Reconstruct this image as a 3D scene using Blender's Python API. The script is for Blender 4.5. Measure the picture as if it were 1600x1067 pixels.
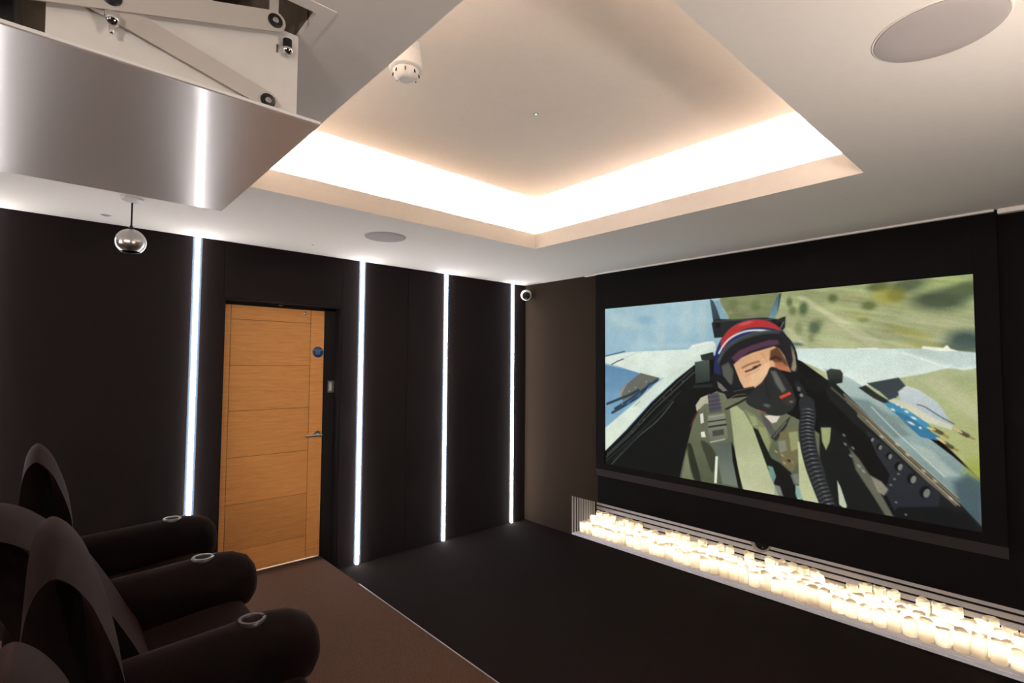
import bpy, bmesh, math, random
import numpy as np
from mathutils import Vector, Matrix

random.seed(7)
sc = bpy.context.scene
COL = sc.collection
for o in list(bpy.data.objects):
    bpy.data.objects.remove(o, do_unlink=True)

# ------------------------------------------------------------------ camera, world, exposure
RM = 2.5            # soffit ceiling height
cam_d = bpy.data.cameras.new('camera')
cam = bpy.data.objects.new('camera', cam_d)
COL.objects.link(cam)
cam_d.sensor_width = 36.0
cam_d.lens = 803.06 / 1600 * 36
cam_d.clip_start = 0.02
YAW, PITCH, ROLL = 0.8371, 0.0459, 0.0063
fw = Vector((math.cos(YAW) * math.cos(PITCH), math.sin(YAW) * math.cos(PITCH), math.sin(PITCH)))
rt = Vector((math.sin(YAW), -math.cos(YAW), 0))
up = rt.cross(fw)
r2 = rt * math.cos(ROLL) + up * math.sin(ROLL)
u2 = -rt * math.sin(ROLL) + up * math.cos(ROLL)
M3 = Matrix((r2, u2, -fw)).transposed()
cam.matrix_world = Matrix.Translation((-3.8312, -4.0319, 1.6374)) @ M3.to_4x4()
sc.camera = cam

w = bpy.data.worlds.new('world')
sc.world = w
w.use_nodes = True
w.node_tree.nodes['Background'].inputs[0].default_value = (0.02, 0.02, 0.022, 1)
w.node_tree.nodes['Background'].inputs[1].default_value = 1.0

vs = sc.view_settings
sc.display_settings.display_device = 'sRGB'
vs.view_transform = 'Standard'
vs.look = 'None'
vs.exposure = 1.1
vs.gamma = 1.0
vs.use_curve_mapping = False
sc.cycles.use_denoising = True
sc.cycles.max_bounces = 8
sc.cycles.diffuse_bounces = 5
sc.cycles.glossy_bounces = 3
sc.cycles.transmission_bounces = 5
sc.cycles.sample_clamp_indirect = 4.0
sc.cycles.use_light_tree = True

WALL_STRIP = 21.0      # radiance of the wall strips
COVE = 450.0           # radiance of the LED tape hidden in the cove
CANDLE = 340.0         # radiance of each candle's LED
SCREEN = 0.455         # gain of the projected picture
FILL_GLOBE = 112.0         # radiance of the added fill globes on the unseen walls

# ------------------------------------------------------------------ materials
def lin(r, g, b):
    f = lambda c: (c / 255 / 12.92) if c / 255 <= 0.04045 else ((c / 255 + 0.055) / 1.055) ** 2.4
    return (f(r), f(g), f(b), 1)

def mat(name, col, rough=0.7, metal=0.0, noise=0.0, nscale=40.0, bump=0.0, bscale=400.0, spec=0.4, sheen=0.0, aniso=0.0, stretch=None):
    m = bpy.data.materials.new(name)
    m.use_nodes = True
    nt = m.node_tree
    b = nt.nodes['Principled BSDF']
    b.inputs['Base Color'].default_value = col if len(col) == 4 else (*col, 1)
    b.inputs['Roughness'].default_value = rough
    b.inputs['Metallic'].default_value = metal
    b.inputs['Specular IOR Level'].default_value = spec
    if sheen:
        b.inputs['Sheen Weight'].default_value = sheen
        b.inputs['Sheen Roughness'].default_value = 0.5
        b.inputs['Sheen Tint'].default_value = (0.62, 0.27, 0.22, 1)
    if aniso:
        b.inputs['Anisotropic'].default_value = aniso
    tc = nt.nodes.new('ShaderNodeTexCoord')
    src = tc.outputs['Object']
    if stretch:
        mp = nt.nodes.new('ShaderNodeMapping')
        mp.inputs['Scale'].default_value = stretch
        nt.links.new(src, mp.inputs[0])
        src = mp.outputs[0]
    if noise:
        n = nt.nodes.new('ShaderNodeTexNoise')
        n.inputs['Scale'].default_value = nscale
        n.inputs['Detail'].default_value = 4
        nt.links.new(src, n.inputs['Vector'])
        r = nt.nodes.new('ShaderNodeValToRGB')
        c = b.inputs['Base Color'].default_value
        r.color_ramp.elements[0].position = 0.3
        r.color_ramp.elements[1].position = 0.7
        r.color_ramp.elements[0].color = (c[0] * (1 - noise), c[1] * (1 - noise), c[2] * (1 - noise), 1)
        r.color_ramp.elements[1].color = (min(1, c[0] * (1 + noise)), min(1, c[1] * (1 + noise)), min(1, c[2] * (1 + noise)), 1)
        nt.links.new(n.outputs['Fac'], r.inputs[0])
        nt.links.new(r.outputs[0], b.inputs['Base Color'])
    if bump:
        n2 = nt.nodes.new('ShaderNodeTexNoise')
        n2.inputs['Scale'].default_value = bscale
        n2.inputs['Detail'].default_value = 2
        nt.links.new(src, n2.inputs['Vector'])
        bp = nt.nodes.new('ShaderNodeBump')
        bp.inputs['Strength'].default_value = bump
        bp.inputs['Distance'].default_value = 0.004
        nt.links.new(n2.outputs['Fac'], bp.inputs['Height'])
        nt.links.new(bp.outputs[0], b.inputs['Normal'])
    return m

def emit(name, col, strength):
    m = bpy.data.materials.new(name)
    m.use_nodes = True
    nt = m.node_tree
    nt.nodes.clear()
    e = nt.nodes.new('ShaderNodeEmission')
    e.inputs[0].default_value = (*col, 1)
    e.inputs[1].default_value = strength
    o = nt.nodes.new('ShaderNodeOutputMaterial')
    nt.links.new(e.outputs[0], o.inputs[0])
    return m

M = {}
M['plaster'] = mat('matt_white_plaster', (0.82, 0.775, 0.73), 0.9, noise=0.012, nscale=30, spec=0.2)
M['tray'] = mat('cream_plaster', (0.86, 0.79, 0.72), 0.9, noise=0.012, nscale=30, spec=0.2)
M['wall_e'] = mat('brown_wall_fabric', (0.0275, 0.0185, 0.0130), 0.95, noise=0.35, nscale=500, bump=0.35, bscale=700, spec=0.1)  # lighter copy of the wall fabric, the corner strip's light in its colour
M['wall'] = mat('dark_brown_wall_fabric', (0.0140, 0.0098, 0.0100), 0.95, noise=0.35, nscale=500, bump=0.35, bscale=700, spec=0.1)
M['bay'] = mat('black_velvet', (0.0062, 0.0052, 0.0055), 0.95, noise=0.2, nscale=300, spec=0.1)
M['bar'] = mat('charcoal_fabric', (0.042, 0.036, 0.036), 0.95, spec=0.1)  # paler than the surround: candlelight on the chamfer put into the colour
M['frame_dark'] = mat('dark_door_lining', (0.010, 0.009, 0.010), 0.7, spec=0.2)
M['carpet'] = mat('charcoal_brown_carpet', (0.0086, 0.0056, 0.0050), 1.0, noise=0.5, nscale=260, bump=0.6, bscale=500, spec=0.05)
M['carpet2'] = mat('brown_carpet', (0.080, 0.044, 0.031), 1.0, noise=0.55, nscale=300, bump=0.6, bscale=500, spec=0.05)
M['nosing'] = mat('pale_metal_nosing', (0.30, 0.28, 0.30), 0.45, 0.4)
M['oak'] = None
M['steel'] = mat('satin_steel', (0.62, 0.60, 0.58), 0.28, 1.0)
M['chrome'] = mat('chrome', (0.8, 0.8, 0.8), 0.08, 1.0)
M['ring'] = mat('dull_metal_ring', (0.10, 0.095, 0.095), 0.4, 0.7)
M['profile'] = mat('blue_grey_profile', (0.055, 0.080, 0.115), 0.6, spec=0.2)  # blue tint stands in for the halo of glow beside each strip
M['black'] = mat('black_plastic', (0.008, 0.008, 0.009), 0.35)
M['blackm'] = mat('black_matt', (0.006, 0.006, 0.006), 0.9, spec=0.1)
M['white'] = mat('white_plastic', (0.72, 0.71, 0.70), 0.45)
M['beige'] = mat('beige_plastic', (0.55, 0.50, 0.43), 0.5)
M['plate'] = mat('white_painted_metal', (0.66, 0.64, 0.62), 0.5, noise=0.03, nscale=20)
M['shaft'] = mat('brown_ply', (0.16, 0.125, 0.095), 0.8, noise=0.2, nscale=12)
M['slat'] = mat('pale_grey_slat', (0.84, 0.84, 0.94), 0.35, noise=0.04, nscale=60)
M['groove'] = mat('black_groove', (0.012, 0.011, 0.013), 0.9, spec=0.1)
M['seat'] = mat('black_seat_cloth', (0.0042, 0.0028, 0.0026), 0.8, noise=0.25, nscale=120, bump=0.15, bscale=300, spec=0.03, sheen=0.055)
M['blue'] = mat('blue_sign', (0.006, 0.055, 0.20), 0.4)
M['sign_text'] = mat('white_lettering', (0.55, 0.65, 0.8), 0.5)
M['grille'] = mat('speaker_grille_cloth', (0.46, 0.42, 0.415), 0.95, bump=0.2, bscale=900, spec=0.1)
M['led'] = emit('wall_strip_light', (1.0, 0.97, 0.96), WALL_STRIP)
M['cove'] = emit('cove_led_tape', (1.0, 0.91, 0.85), COVE)
M['cled'] = emit('candle_led', (1.0, 0.90, 0.74), CANDLE)
M['globe'] = emit('opal_globe', (1.0, 0.87, 0.76), FILL_GLOBE)
M['green'] = emit('green_indicator', (0.25, 1.0, 0.5), 1.2)
M['corr'] = mat('corridor_white', (0.8, 0.82, 0.85), 0.6)

def oak():
    m = mat('oak_veneer', (0.42, 0.20, 0.072), 0.5, spec=0.3)
    nt = m.node_tree
    b = nt.nodes['Principled BSDF']
    tc = nt.nodes.new('ShaderNodeTexCoord')
    mp = nt.nodes.new('ShaderNodeMapping')
    mp.inputs['Scale'].default_value = (2.2, 6, 26)
    nt.links.new(tc.outputs['Object'], mp.inputs[0])
    n = nt.nodes.new('ShaderNodeTexNoise')
    n.inputs['Scale'].default_value = 2.6
    n.inputs['Detail'].default_value = 6
    n.inputs['Distortion'].default_value = 1.2
    nt.links.new(mp.outputs[0], n.inputs['Vector'])
    r = nt.nodes.new('ShaderNodeValToRGB')
    r.color_ramp.elements[0].position = 0.25
    r.color_ramp.elements[0].color = (0.78, 0.335, 0.095, 1)
    r.color_ramp.elements[1].position = 0.75
    r.color_ramp.elements[1].color = (0.93, 0.45, 0.150, 1)
    nt.links.new(n.outputs['Fac'], r.inputs[0])
    oi = nt.nodes.new('ShaderNodeObjectInfo')
    hv = nt.nodes.new('ShaderNodeHueSaturation')
    mr = nt.nodes.new('ShaderNodeMapRange')
    mr.inputs[3].default_value = 0.9
    mr.inputs[4].default_value = 1.1
    nt.links.new(oi.outputs['Random'], mr.inputs[0])
    nt.links.new(mr.outputs[0], hv.inputs['Value'])
    nt.links.new(r.outputs[0], hv.inputs['Color'])
    nt.links.new(hv.outputs[0], b.inputs['Base Color'])
    return m
M['oak'] = oak()

def wax():
    m = bpy.data.materials.new('ivory_wax')
    m.use_nodes = True
    nt = m.node_tree
    nt.nodes.clear()
    d = nt.nodes.new('ShaderNodeBsdfDiffuse')
    d.inputs[0].default_value = (0.80, 0.74, 0.64, 1)
    t = nt.nodes.new('ShaderNodeBsdfTranslucent')
    t.inputs[0].default_value = (0.95, 0.84, 0.66, 1)
    mx = nt.nodes.new('ShaderNodeMixShader')
    mx.inputs[0].default_value = 0.5
    o = nt.nodes.new('ShaderNodeOutputMaterial')
    nt.links.new(d.outputs[0], mx.inputs[1])
    nt.links.new(t.outputs[0], mx.inputs[2])
    nt.links.new(mx.outputs[0], o.inputs[0])
    return m
M['wax'] = wax()

def brushed(name, diff, gloss, rough, mix):
    """brushed aluminium: a soft broad lobe plus a tighter streak"""
    m = bpy.data.materials.new(name)
    m.use_nodes = True
    nt = m.node_tree
    nt.nodes.clear()
    d = nt.nodes.new('ShaderNodeBsdfDiffuse')
    d.inputs[0].default_value = (*diff, 1)
    g = nt.nodes.new('ShaderNodeBsdfAnisotropic')
    g.inputs['Color'].default_value = (*gloss, 1)
    g.inputs['Roughness'].default_value = rough
    tc = nt.nodes.new('ShaderNodeTexCoord')
    mp = nt.nodes.new('ShaderNodeMapping')
    mp.inputs['Scale'].default_value = (3, 900, 900)
    n = nt.nodes.new('ShaderNodeTexNoise')
    n.inputs['Scale'].default_value = 1.0
    nt.links.new(tc.outputs['Object'], mp.inputs[0])
    nt.links.new(mp.outputs[0], n.inputs['Vector'])
    bp = nt.nodes.new('ShaderNodeBump')
    bp.inputs['Strength'].default_value = 0.03
    bp.inputs['Distance'].default_value = 0.001
    nt.links.new(n.outputs['Fac'], bp.inputs['Height'])
    nt.links.new(bp.outputs[0], g.inputs['Normal'])
    g2 = nt.nodes.new('ShaderNodeBsdfAnisotropic')
    g2.inputs['Color'].default_value = (*gloss, 1)
    g2.inputs['Roughness'].default_value = rough * 2.6
    nt.links.new(bp.outputs[0], g2.inputs['Normal'])
    gm = nt.nodes.new('ShaderNodeMixShader')
    gm.inputs[0].default_value = 0.72
    nt.links.new(g.outputs[0], gm.inputs[1])
    nt.links.new(g2.outputs[0], gm.inputs[2])
    mx = nt.nodes.new('ShaderNodeMixShader')
    mx.inputs[0].default_value = mix
    o = nt.nodes.new('ShaderNodeOutputMaterial')
    nt.links.new(d.outputs[0], mx.inputs[1])
    nt.links.new(gm.outputs[0], mx.inputs[2])
    nt.links.new(mx.outputs[0], o.inputs[0])
    return m
M['alu'] = brushed('brushed_aluminium_lid', (0.64, 0.555, 0.51), (0.62, 0.60, 0.60), 0.115, 0.30)
M['arm'] = brushed('brushed_aluminium_arm', (0.52, 0.48, 0.44), (0.7, 0.68, 0.66), 0.3, 0.4)

# ------------------------------------------------------------------ mesh helpers
def box(bm, x0, x1, y0, y1, z0, z1):
    v = [bm.verts.new((x, y, z)) for x in (x0, x1) for y in (y0, y1) for z in (z0, z1)]
    for f in ((0, 1, 3, 2), (4, 6, 7, 5), (0, 4, 5, 1), (2, 3, 7, 6), (0, 2, 6, 4), (1, 5, 7, 3)):
        bm.faces.new([v[i] for i in f])
    return v

def bevel(bm, r, seg=2):
    bmesh.ops.bevel(bm, geom=list(bm.edges), offset=r, segments=seg, affect='EDGES', profile=0.6)

def bbox(x0, x1, y0, y1, z0, z1, r=0.0, seg=2):
    bm = bmesh.new()
    box(bm, min(x0, x1), max(x0, x1), min(y0, y1), max(y0, y1), min(z0, z1), max(z0, z1))
    if r:
        bevel(bm, r, seg)
    return bm

def prism(pts, axis, a, b):
    """extrude a closed outline (2-D) between a and b along an axis"""
    bm = bmesh.new()
    def P(p, t):
        return {0: (t, p[0], p[1]), 1: (p[0], t, p[1]), 2: (p[0], p[1], t)}[axis]
    A = [bm.verts.new(P(p, a)) for p in pts]
    B = [bm.verts.new(P(p, b)) for p in pts]
    bm.faces.new(A)
    bm.faces.new(B[::-1])
    n = len(pts)
    for i in range(n):
        bm.faces.new((A[i], B[i], B[(i + 1) % n], A[(i + 1) % n]))
    bmesh.ops.recalc_face_normals(bm, faces=bm.faces)
    return bm

def lathe(prof, n=32, mtx=None, bm=None, close=True):
    """prof: list of (radius, height) along local Z"""
    bm = bm or bmesh.new()
    rings = []
    for r, h in prof:
        if r < 1e-6:
            rings.append([bm.verts.new((0, 0, h))])
        else:
            rings.append([bm.verts.new((r * math.cos(2 * math.pi * i / n), r * math.sin(2 * math.pi * i / n), h)) for i in range(n)])
    vs_ = [v for r in rings for v in r]
    for a, b in zip(rings, rings[1:]):
        if len(a) == 1 and len(b) == 1:
            continue
        for i in range(n):
            j = (i + 1) % n
            if len(a) == 1:
                bm.faces.new((a[0], b[i], b[j]))
            elif len(b) == 1:
                bm.faces.new((a[i], b[0], a[j]))
            else:
                bm.faces.new((a[i], b[i], b[j], a[j]))
    if mtx is not None:
        bmesh.ops.transform(bm, matrix=mtx, verts=vs_)
    bmesh.ops.recalc_face_normals(bm, faces=bm.faces)
    return bm

def pillow(outline, y0, y1, r, seg=5, crown=0.0, post=None):
    """soft slab: an outline in X-Z carried along Y, its two rims rounded by r and its top crowned"""
    bm = bmesh.new()
    n = len(outline)
    xs, zs_ = [p[0] for p in outline], [p[1] for p in outline]
    cx, cz = (min(xs) + max(xs)) / 2, (min(zs_) + max(zs_)) / 2
    hx, hz = (max(xs) - min(xs)) / 2, (max(zs_) - min(zs_)) / 2
    zb = min(zs_)
    rd = min(r, hx * .8, hz * .8)
    secs = []
    for k in range(seg, -1, -1):
        a = k / seg * math.pi / 2
        secs.append((y0 + r * (1 - math.sin(math.pi / 2 - a)), rd * (1 - math.cos(a))))
    ys_ = [s_ for s_ in secs] + [(y0 + (y1 - y0) * f, 0) for f in (.3, .4, .5, .6, .7)] + [(y1 - (s_[0] - y0), s_[1]) for s_ in secs[::-1]]
    rings = []
    for y, ins in ys_:
        t = abs((y - (y0 + y1) / 2) / ((y1 - y0) / 2))
        kz = 1 - crown * t * t
        ring = []
        for p in outline:
            x = cx + (p[0] - cx) * (1 - ins / hx)
            z = cz + (p[1] - cz) * (1 - ins / hz)
            z = zb + (z - zb) * kz
            q = post((x, z)) if post else (x, z)
            ring.append(bm.verts.new((q[0], y, q[1])))
        rings.append(ring)
    for a, b in zip(rings, rings[1:]):
        for i in range(n):
            bm.faces.new((a[i], b[i], b[(i + 1) % n], a[(i + 1) % n]))
    for rg in (rings[0], rings[-1]):
        c = bm.verts.new(sum((v.co for v in rg), Vector()) / n)
        for i in range(n):
            bm.faces.new((rg[i], rg[(i + 1) % n], c))
    bmesh.ops.recalc_face_normals(bm, faces=bm.faces)
    return bm

def smooth_poly(pts, k=6):
    out = []
    n = len(pts)
    for i in range(n):
        p0, p1, p2, p3 = (np.array(pts[(i + d) % n], float) for d in (-1, 0, 1, 2))
        for s in range(k):
            t = s / k
            q = 0.5 * ((2 * p1) + (-p0 + p2) * t + (2 * p0 - 5 * p1 + 4 * p2 - p3) * t * t + (-p0 + 3 * p1 - 3 * p2 + p3) * t ** 3)
            out.append((float(q[0]), float(q[1])))
    return out

def obj(name, bm, m=None, parent=None, smooth=False, loc=None):
    me = bpy.data.meshes.new(name)
    bm.to_mesh(me)
    bm.free()
    if m is not None:
        me.materials.append(M[m] if isinstance(m, str) else m)
    if smooth:
        me.polygons.foreach_set('use_smooth', [True] * len(me.polygons))
        try:
            me.set_sharp_from_angle(angle=math.radians(42))
        except Exception:
            pass
    o = bpy.data.objects.new(name, me)
    COL.objects.link(o)
    if parent is not None:
        o.parent = parent
    if loc is not None:
        o.location = loc
    return o

def tag(o, label, cat, group=None):
    o['label'] = label
    o['category'] = cat
    if group:
        o['group'] = group
    return o

def thing(name, loc, label, cat, group=None, rz=0.0):
    o = bpy.data.objects.new(name, None)
    o.empty_display_size = 0.05
    o.location = loc
    o.rotation_euler = (0, 0, rz)
    COL.objects.link(o)
    return tag(o, label, cat, group)

def struct(name, bm, m, parent=None):
    o = obj(name, bm, m, parent)
    o['kind'] = 'structure'
    return o

def place(bm, dx, dy, dz):
    bmesh.ops.translate(bm, verts=bm.verts, vec=(-dx, -dy, -dz))
    return bm

# ------------------------------------------------------------------ room shell
YS, XW = -4.72, -6.2
PZ = 0.104            # platform height
PX = -2.163           # platform edge

struct('floor', bbox(XW - .1, 0.6, YS - .1, 1.4, -0.12, 0.0), 'carpet')
bm = bbox(XW, PX, YS, 0.0, 0.0, PZ)
box(bm, -2.928, PX, 0.0, 0.1, 0.0, PZ)
struct('floor_platform', bm, 'carpet2')
struct('trim_platform_nosing', bbox(PX - .002, PX + .004, YS, -0.60, PZ - .010, PZ + .0015), 'nosing')

# door wall (north)
DX0, DX1 = -2.93, -2.065      # opening
DZ = 2.10
bm = bmesh.new()
box(bm, XW - .1, DX0, 0.02, 0.16, 0, 2.95)
box(bm, DX1, 0.6, 0.02, 0.16, 0, 2.95)
box(bm, DX0, DX1, 0.02, 0.16, DZ, 2.95)
wn = struct('wall_north', bm, 'wall')
STR = [-4.112, -3.0982, -1.8935, -1.0436, -0.191]
G = 0.0300
edges = [XW] + [s for s in STR] + [0.0]
def panel(x0, x1, z0, z1):
    o = obj('wall_panel', bbox(x0, x1, 0.0, 0.02, z0, z1, 0.002, 1), 'wall', wn)
panel(XW, STR[0] - G, PZ, RM)
panel(STR[0] + G, STR[1] - G, PZ, RM)
panel(STR[1] + G, DX0, PZ, RM)
panel(DX0 + .0005, DX1 - .0005, DZ, RM)
panel(DX1, STR[2] - G, 0.0, RM)
panel(STR[2] + G, -1.452, 0.0, RM)
panel(-1.450, STR[3] - G, 0.0, RM)
panel(STR[3] + G, STR[4] - G, 0.0, RM)
panel(STR[4] + G, -0.0005, 0.0, RM)

# screen wall (east) with the niche opening
NY0, NY1, NZ, ND = -0.6633, -4.06, 0.3707, 0.383
bm = bmesh.new()
box(bm, 0.0, 0.12, NY0, 0.02, 0, 2.95)
box(bm, 0.0, 0.12, YS - .1, NY1, 0, 2.95)
box(bm, 0.0, 0.12, NY1, NY0, NZ, 2.95)
box(bm, 0.12, 0.52, NY0 + .03, 0.02, 0, .6)
we = struct('wall_east', bm, 'bay')
obj('wall_panel', bbox(-.0004, .002, -.9845, -.0002, NZ + .0005, RM - .0003), 'wall_e', we)
obj('wall_panel', bbox(-.0004, .002, NY0 + .0005, -.0002, .0003, NZ + .0003), 'wall_e', we)
struct('wall_south', bbox(XW - .1, 0.6, YS - .14, YS, 0, 2.95), 'wall')
struct('wall_west', bbox(XW - .14, XW, YS - .1, 0.1, 0, 2.95), 'wall')

# soffit ceiling with the coffer and the lift hatch cut out
CE, CN, CS, CW = -1.1745, -1.3338, -3.4089, -3.1317
HE, HN, HS, HW = -3.369, -1.80, -2.795, -4.55
ZT, FT, CD = 2.86, 2.612, 0.10       # tray top, top of the lip, depth of the cove
bm = bmesh.new()
t0, t1 = RM, RM + .018
box(bm, CE, 0.02, YS, 0.02, t0, t1)
box(bm, CW, CE, CN, 0.02, t0, t1)
box(bm, CW, CE, YS, CS, t0, t1)
box(bm, HE, CW, YS, 0.02, t0, t1)
box(bm, HW, HE, HN, 0.02, t0, t1)
box(bm, HW, HE, YS, HS, t0, t1)
box(bm, XW, HW, YS, 0.02, t0, t1)
ce = struct('ceiling', bm, 'plaster')
# lip (fascia) standing up round the coffer
bm = bmesh.new()
T = .010
box(bm, CE - .0005, CE + T, CS - T, CN + T, t0 + .0003, FT)
box(bm, CW - T, CW + .0005, CS - T, CN + T, t0 + .0003, FT)
box(bm, CW, CE, CN - .0005, CN + T, t0 + .0003, FT)
box(bm, CW, CE, CS - T, CS + .0005, t0 + .0003, FT)
obj('fascia', bm, 'tray', ce)
bm = bmesh.new()
box(bm, CE + CD, CE + CD + .03, CS - CD - .03, CN + CD + .03, t1 + .0005, ZT)
box(bm, CW - CD - .03, CW - CD, CS - CD - .03, CN + CD + .03, t1 + .0005, ZT)
box(bm, CW - CD, CE + CD, CN + CD, CN + CD + .03, t1 + .0005, ZT)
box(bm, CW - CD, CE + CD, CS - CD - .03, CS - CD, t1 + .0005, ZT)
obj('tray_wall', bm, 'tray', ce)
obj('tray_top', bbox(CW - CD - .03, CE + CD + .03, CS - CD - .03, CN + CD + .03, ZT, ZT + .03), 'tray', ce)
# roof slab over everything so that nothing leaks
struct('ceiling_slab', bbox(XW - .2, .7, YS - .2, .3, 2.95, 3.05), 'plaster')

cove = thing('cove_light', (CE, CN, RM + .02), 'warm white LED tape glowing behind the lip of the ceiling tray', 'light')
LZ, LS = 2.515 + .03, .020
def led(x0, x1, y0, y1):
    bm = bbox(x0, x1, y0, y1, LZ - .004, LZ + .002)
    obj('led_tape', place(bm, CE, CN, RM + .02), 'cove', cove)
h = .005
led(CE + LS - h, CE + LS + h, CS - LS, CN + LS)
led(CW - LS - h, CW - LS + h, CS - LS, CN + LS)
led(CW, CE, CN + LS - h, CN + LS + h)
led(CW, CE, CS - LS - h, CS - LS + h)

# hatch shaft above the lift
bm = bmesh.new()
box(bm, HE, HE + .015, HS, HN, t1, 2.93)
box(bm, HW - .015, HW, HS, HN, t1, 2.93)
box(bm, HW, HE, HN, HN + .015, t1, 2.93)
box(bm, HW, HE, HS - .015, HS, t1, 2.93)
box(bm, HW, HE, HS, HN, 2.93, 2.945)
obj('hatch_shaft', bm, 'shaft', ce)
bm = bmesh.new()
q = .0025
box(bm, HW - .034, HE + .034, HS - .038, HS - .002, RM - q, RM - .0002)
box(bm, HW - .034, HE + .034, HN + .002, HN + .034, RM - q, RM - .0002)
box(bm, HE + .001, HE + .034, HS - .002, HN + .002, RM - q, RM - .0002)
box(bm, HW - .034, HW - .001, HS - .002, HN + .002, RM - q, RM - .0002)
obj('hatch_flange', bm, 'plaster', ce)

# bead along the head of the screen wall
struct('trim_1', bbox(-.052, -.030, -3.735, -.985, RM - .012, RM - .0003, .002, 1), 'plaster')
struct('trim_2', bbox(-.022, -.0002, -.984, -.84, RM - .010, RM - .0003, .002, 1), 'plaster')
struct('trim_3', bbox(-.040, -.0002, YS, -3.747, RM - .026, RM - .0003, .002, 1), 'plaster')

# ------------------------------------------------------------------ door
door = bpy.data.objects.new('door_1', None)
door['kind'] = 'structure'
COL.objects.link(door)
door.location = (-2.91, 0.1, PZ)
def dpart(name, bm, m, parent=door, smooth=False):
    return obj(name, place(bm, -2.91, 0.1, PZ), m, parent, smooth)
LX0, LX1, LZ0, LZ1 = -2.912, -2.168, 0.115, 2.066
bm = bmesh.new()
box(bm, DX0 + .001, LX0 - .003, 0.004, 0.15, PZ, DZ - .001)
box(bm, LX1 + .003, DX1 - .001, 0.094, 0.15, 0.0, DZ - .001)
box(bm, DX0 + .001, DX1 - .001, 0.094, 0.15, LZ1 + .003, DZ - .001)
box(bm, DX1 - .012, DX1 - .001, 0.004, 0.094, 0.0, DZ - .001)
box(bm, LX0 - .003, DX1 - .012, 0.004, 0.094, DZ - .012, DZ - .001)
box(bm, LX0 - .004, LX0 + .014, 0.1355, 0.15, PZ + .003, DZ - .001)
box(bm, LX1 - .014, LX1 + .004, 0.1355, 0.15, PZ + .003, DZ - .001)
box(bm, LX0 + .014, LX1 - .014, 0.1355, 0.15, LZ1 - .012, LZ1 + .004)
dpart('door_frame', bm, 'frame_dark')
dpart('core', bbox(LX0 + .002, LX1 - .002, 0.104, 0.128, LZ0 + .002, LZ1 - .002), 'groove')
SL, SR = -2.855, -2.278
g = .0022
dpart('stile', bbox(LX0, SL - g, 0.100, 0.134, LZ0, LZ1, .0012, 1), 'oak')
dpart('stile', bbox(SR + g, LX1, 0.100, 0.134, LZ0, LZ1, .0012, 1), 'oak')
zs = [LZ1, 1.961, 1.622, 1.291, 0.954, 0.618, 0.287, LZ0]
for a, b in zip(zs, zs[1:]):
    dpart('board', bbox(SL + g * .2, SR - g * .2, 0.1005, 0.134, b + (g * .55 if b > LZ0 else 0), a - (g * .55 if a < LZ1 else 0), .0012, 1), 'oak')
hd = dpart('handle', lathe([(0, 0), (.026, 0), (.026, .008), (.024, .010), (0, .010)], 28, Matrix.Translation((-2.209, 0.1, 1.078)) @ Matrix.Rotation(math.pi / 2, 4, 'X')), 'steel', smooth=True)
bm = lathe([(0, .0), (.0095, .0), (.0095, .05), (0, .05)], 16, Matrix.Translation((-2.209, 0.095, 1.072)) @ Matrix.Rotation(math.pi / 2, 4, 'X'))
b2 = lathe([(0, 0), (.008, 0), (.0095, .004), (.0095, .126), (.008, .13), (0, .13)], 16, Matrix.Translation((-2.190, 0.042, 1.072)) @ Matrix.Rotation(-math.pi / 2, 4, 'Y'), bm)
o = dpart('lever', b2, 'steel', hd, True)
o.parent = hd
sg = dpart('fire_sign', lathe([(0, 0), (.044, 0), (.044, .0015), (.043, .002), (0, .002)], 36, Matrix.Translation((-2.215, 0.1, 1.733)) @ Matrix.Rotation(math.pi / 2, 4, 'X')), 'blue', smooth=True)
sg['label'] = 'round blue fire door sign'
def text(name, body, size, loc, rot, m, parent, off):
    c = bpy.data.curves.new(name, 'FONT')
    c.body = body
    c.size = size
    c.align_x = 'CENTER'
    c.align_y = 'CENTER'
    c.extrude = 0.0004
    o = bpy.data.objects.new(name, c)
    COL.objects.link(o)
    dg = bpy.context.evaluated_depsgraph_get()
    me = bpy.data.meshes.new_from_object(o.evaluated_get(dg))
    bpy.data.objects.remove(o, do_unlink=True)
    me.transform(Matrix.Translation(Vector(loc) - Vector(off)) @ rot)
    o2 = bpy.data.objects.new(name, me)
    me.materials.append(M[m])
    COL.objects.link(o2)
    o2.parent = parent
    return o2
RX = Matrix.Rotation(math.pi / 2, 4, 'X')
text('lettering', 'FIRE DOOR\nKEEP\nSHUT', .0145, (-2.215, 0.0972, 1.733), RX, 'sign_text', sg, (-2.91, 0.1, PZ))
dpart('door_viewer', lathe([(0, 0), (.011, 0), (.011, .004), (.007, .006), (0, .006)], 20, Matrix.Translation((-2.328, 0.1, 2.036)) @ Matrix.Rotation(math.pi / 2, 4, 'X')), 'chrome', smooth=True)
dpart('catch', bbox(-2.53, -2.50, .086, .0935, 2.080, 2.092, .002, 1), 'steel')
dpart('threshold', bbox(LX0, LX1, .1015, .16, PZ, PZ + .003, .001, 1), 'corr')
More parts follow.
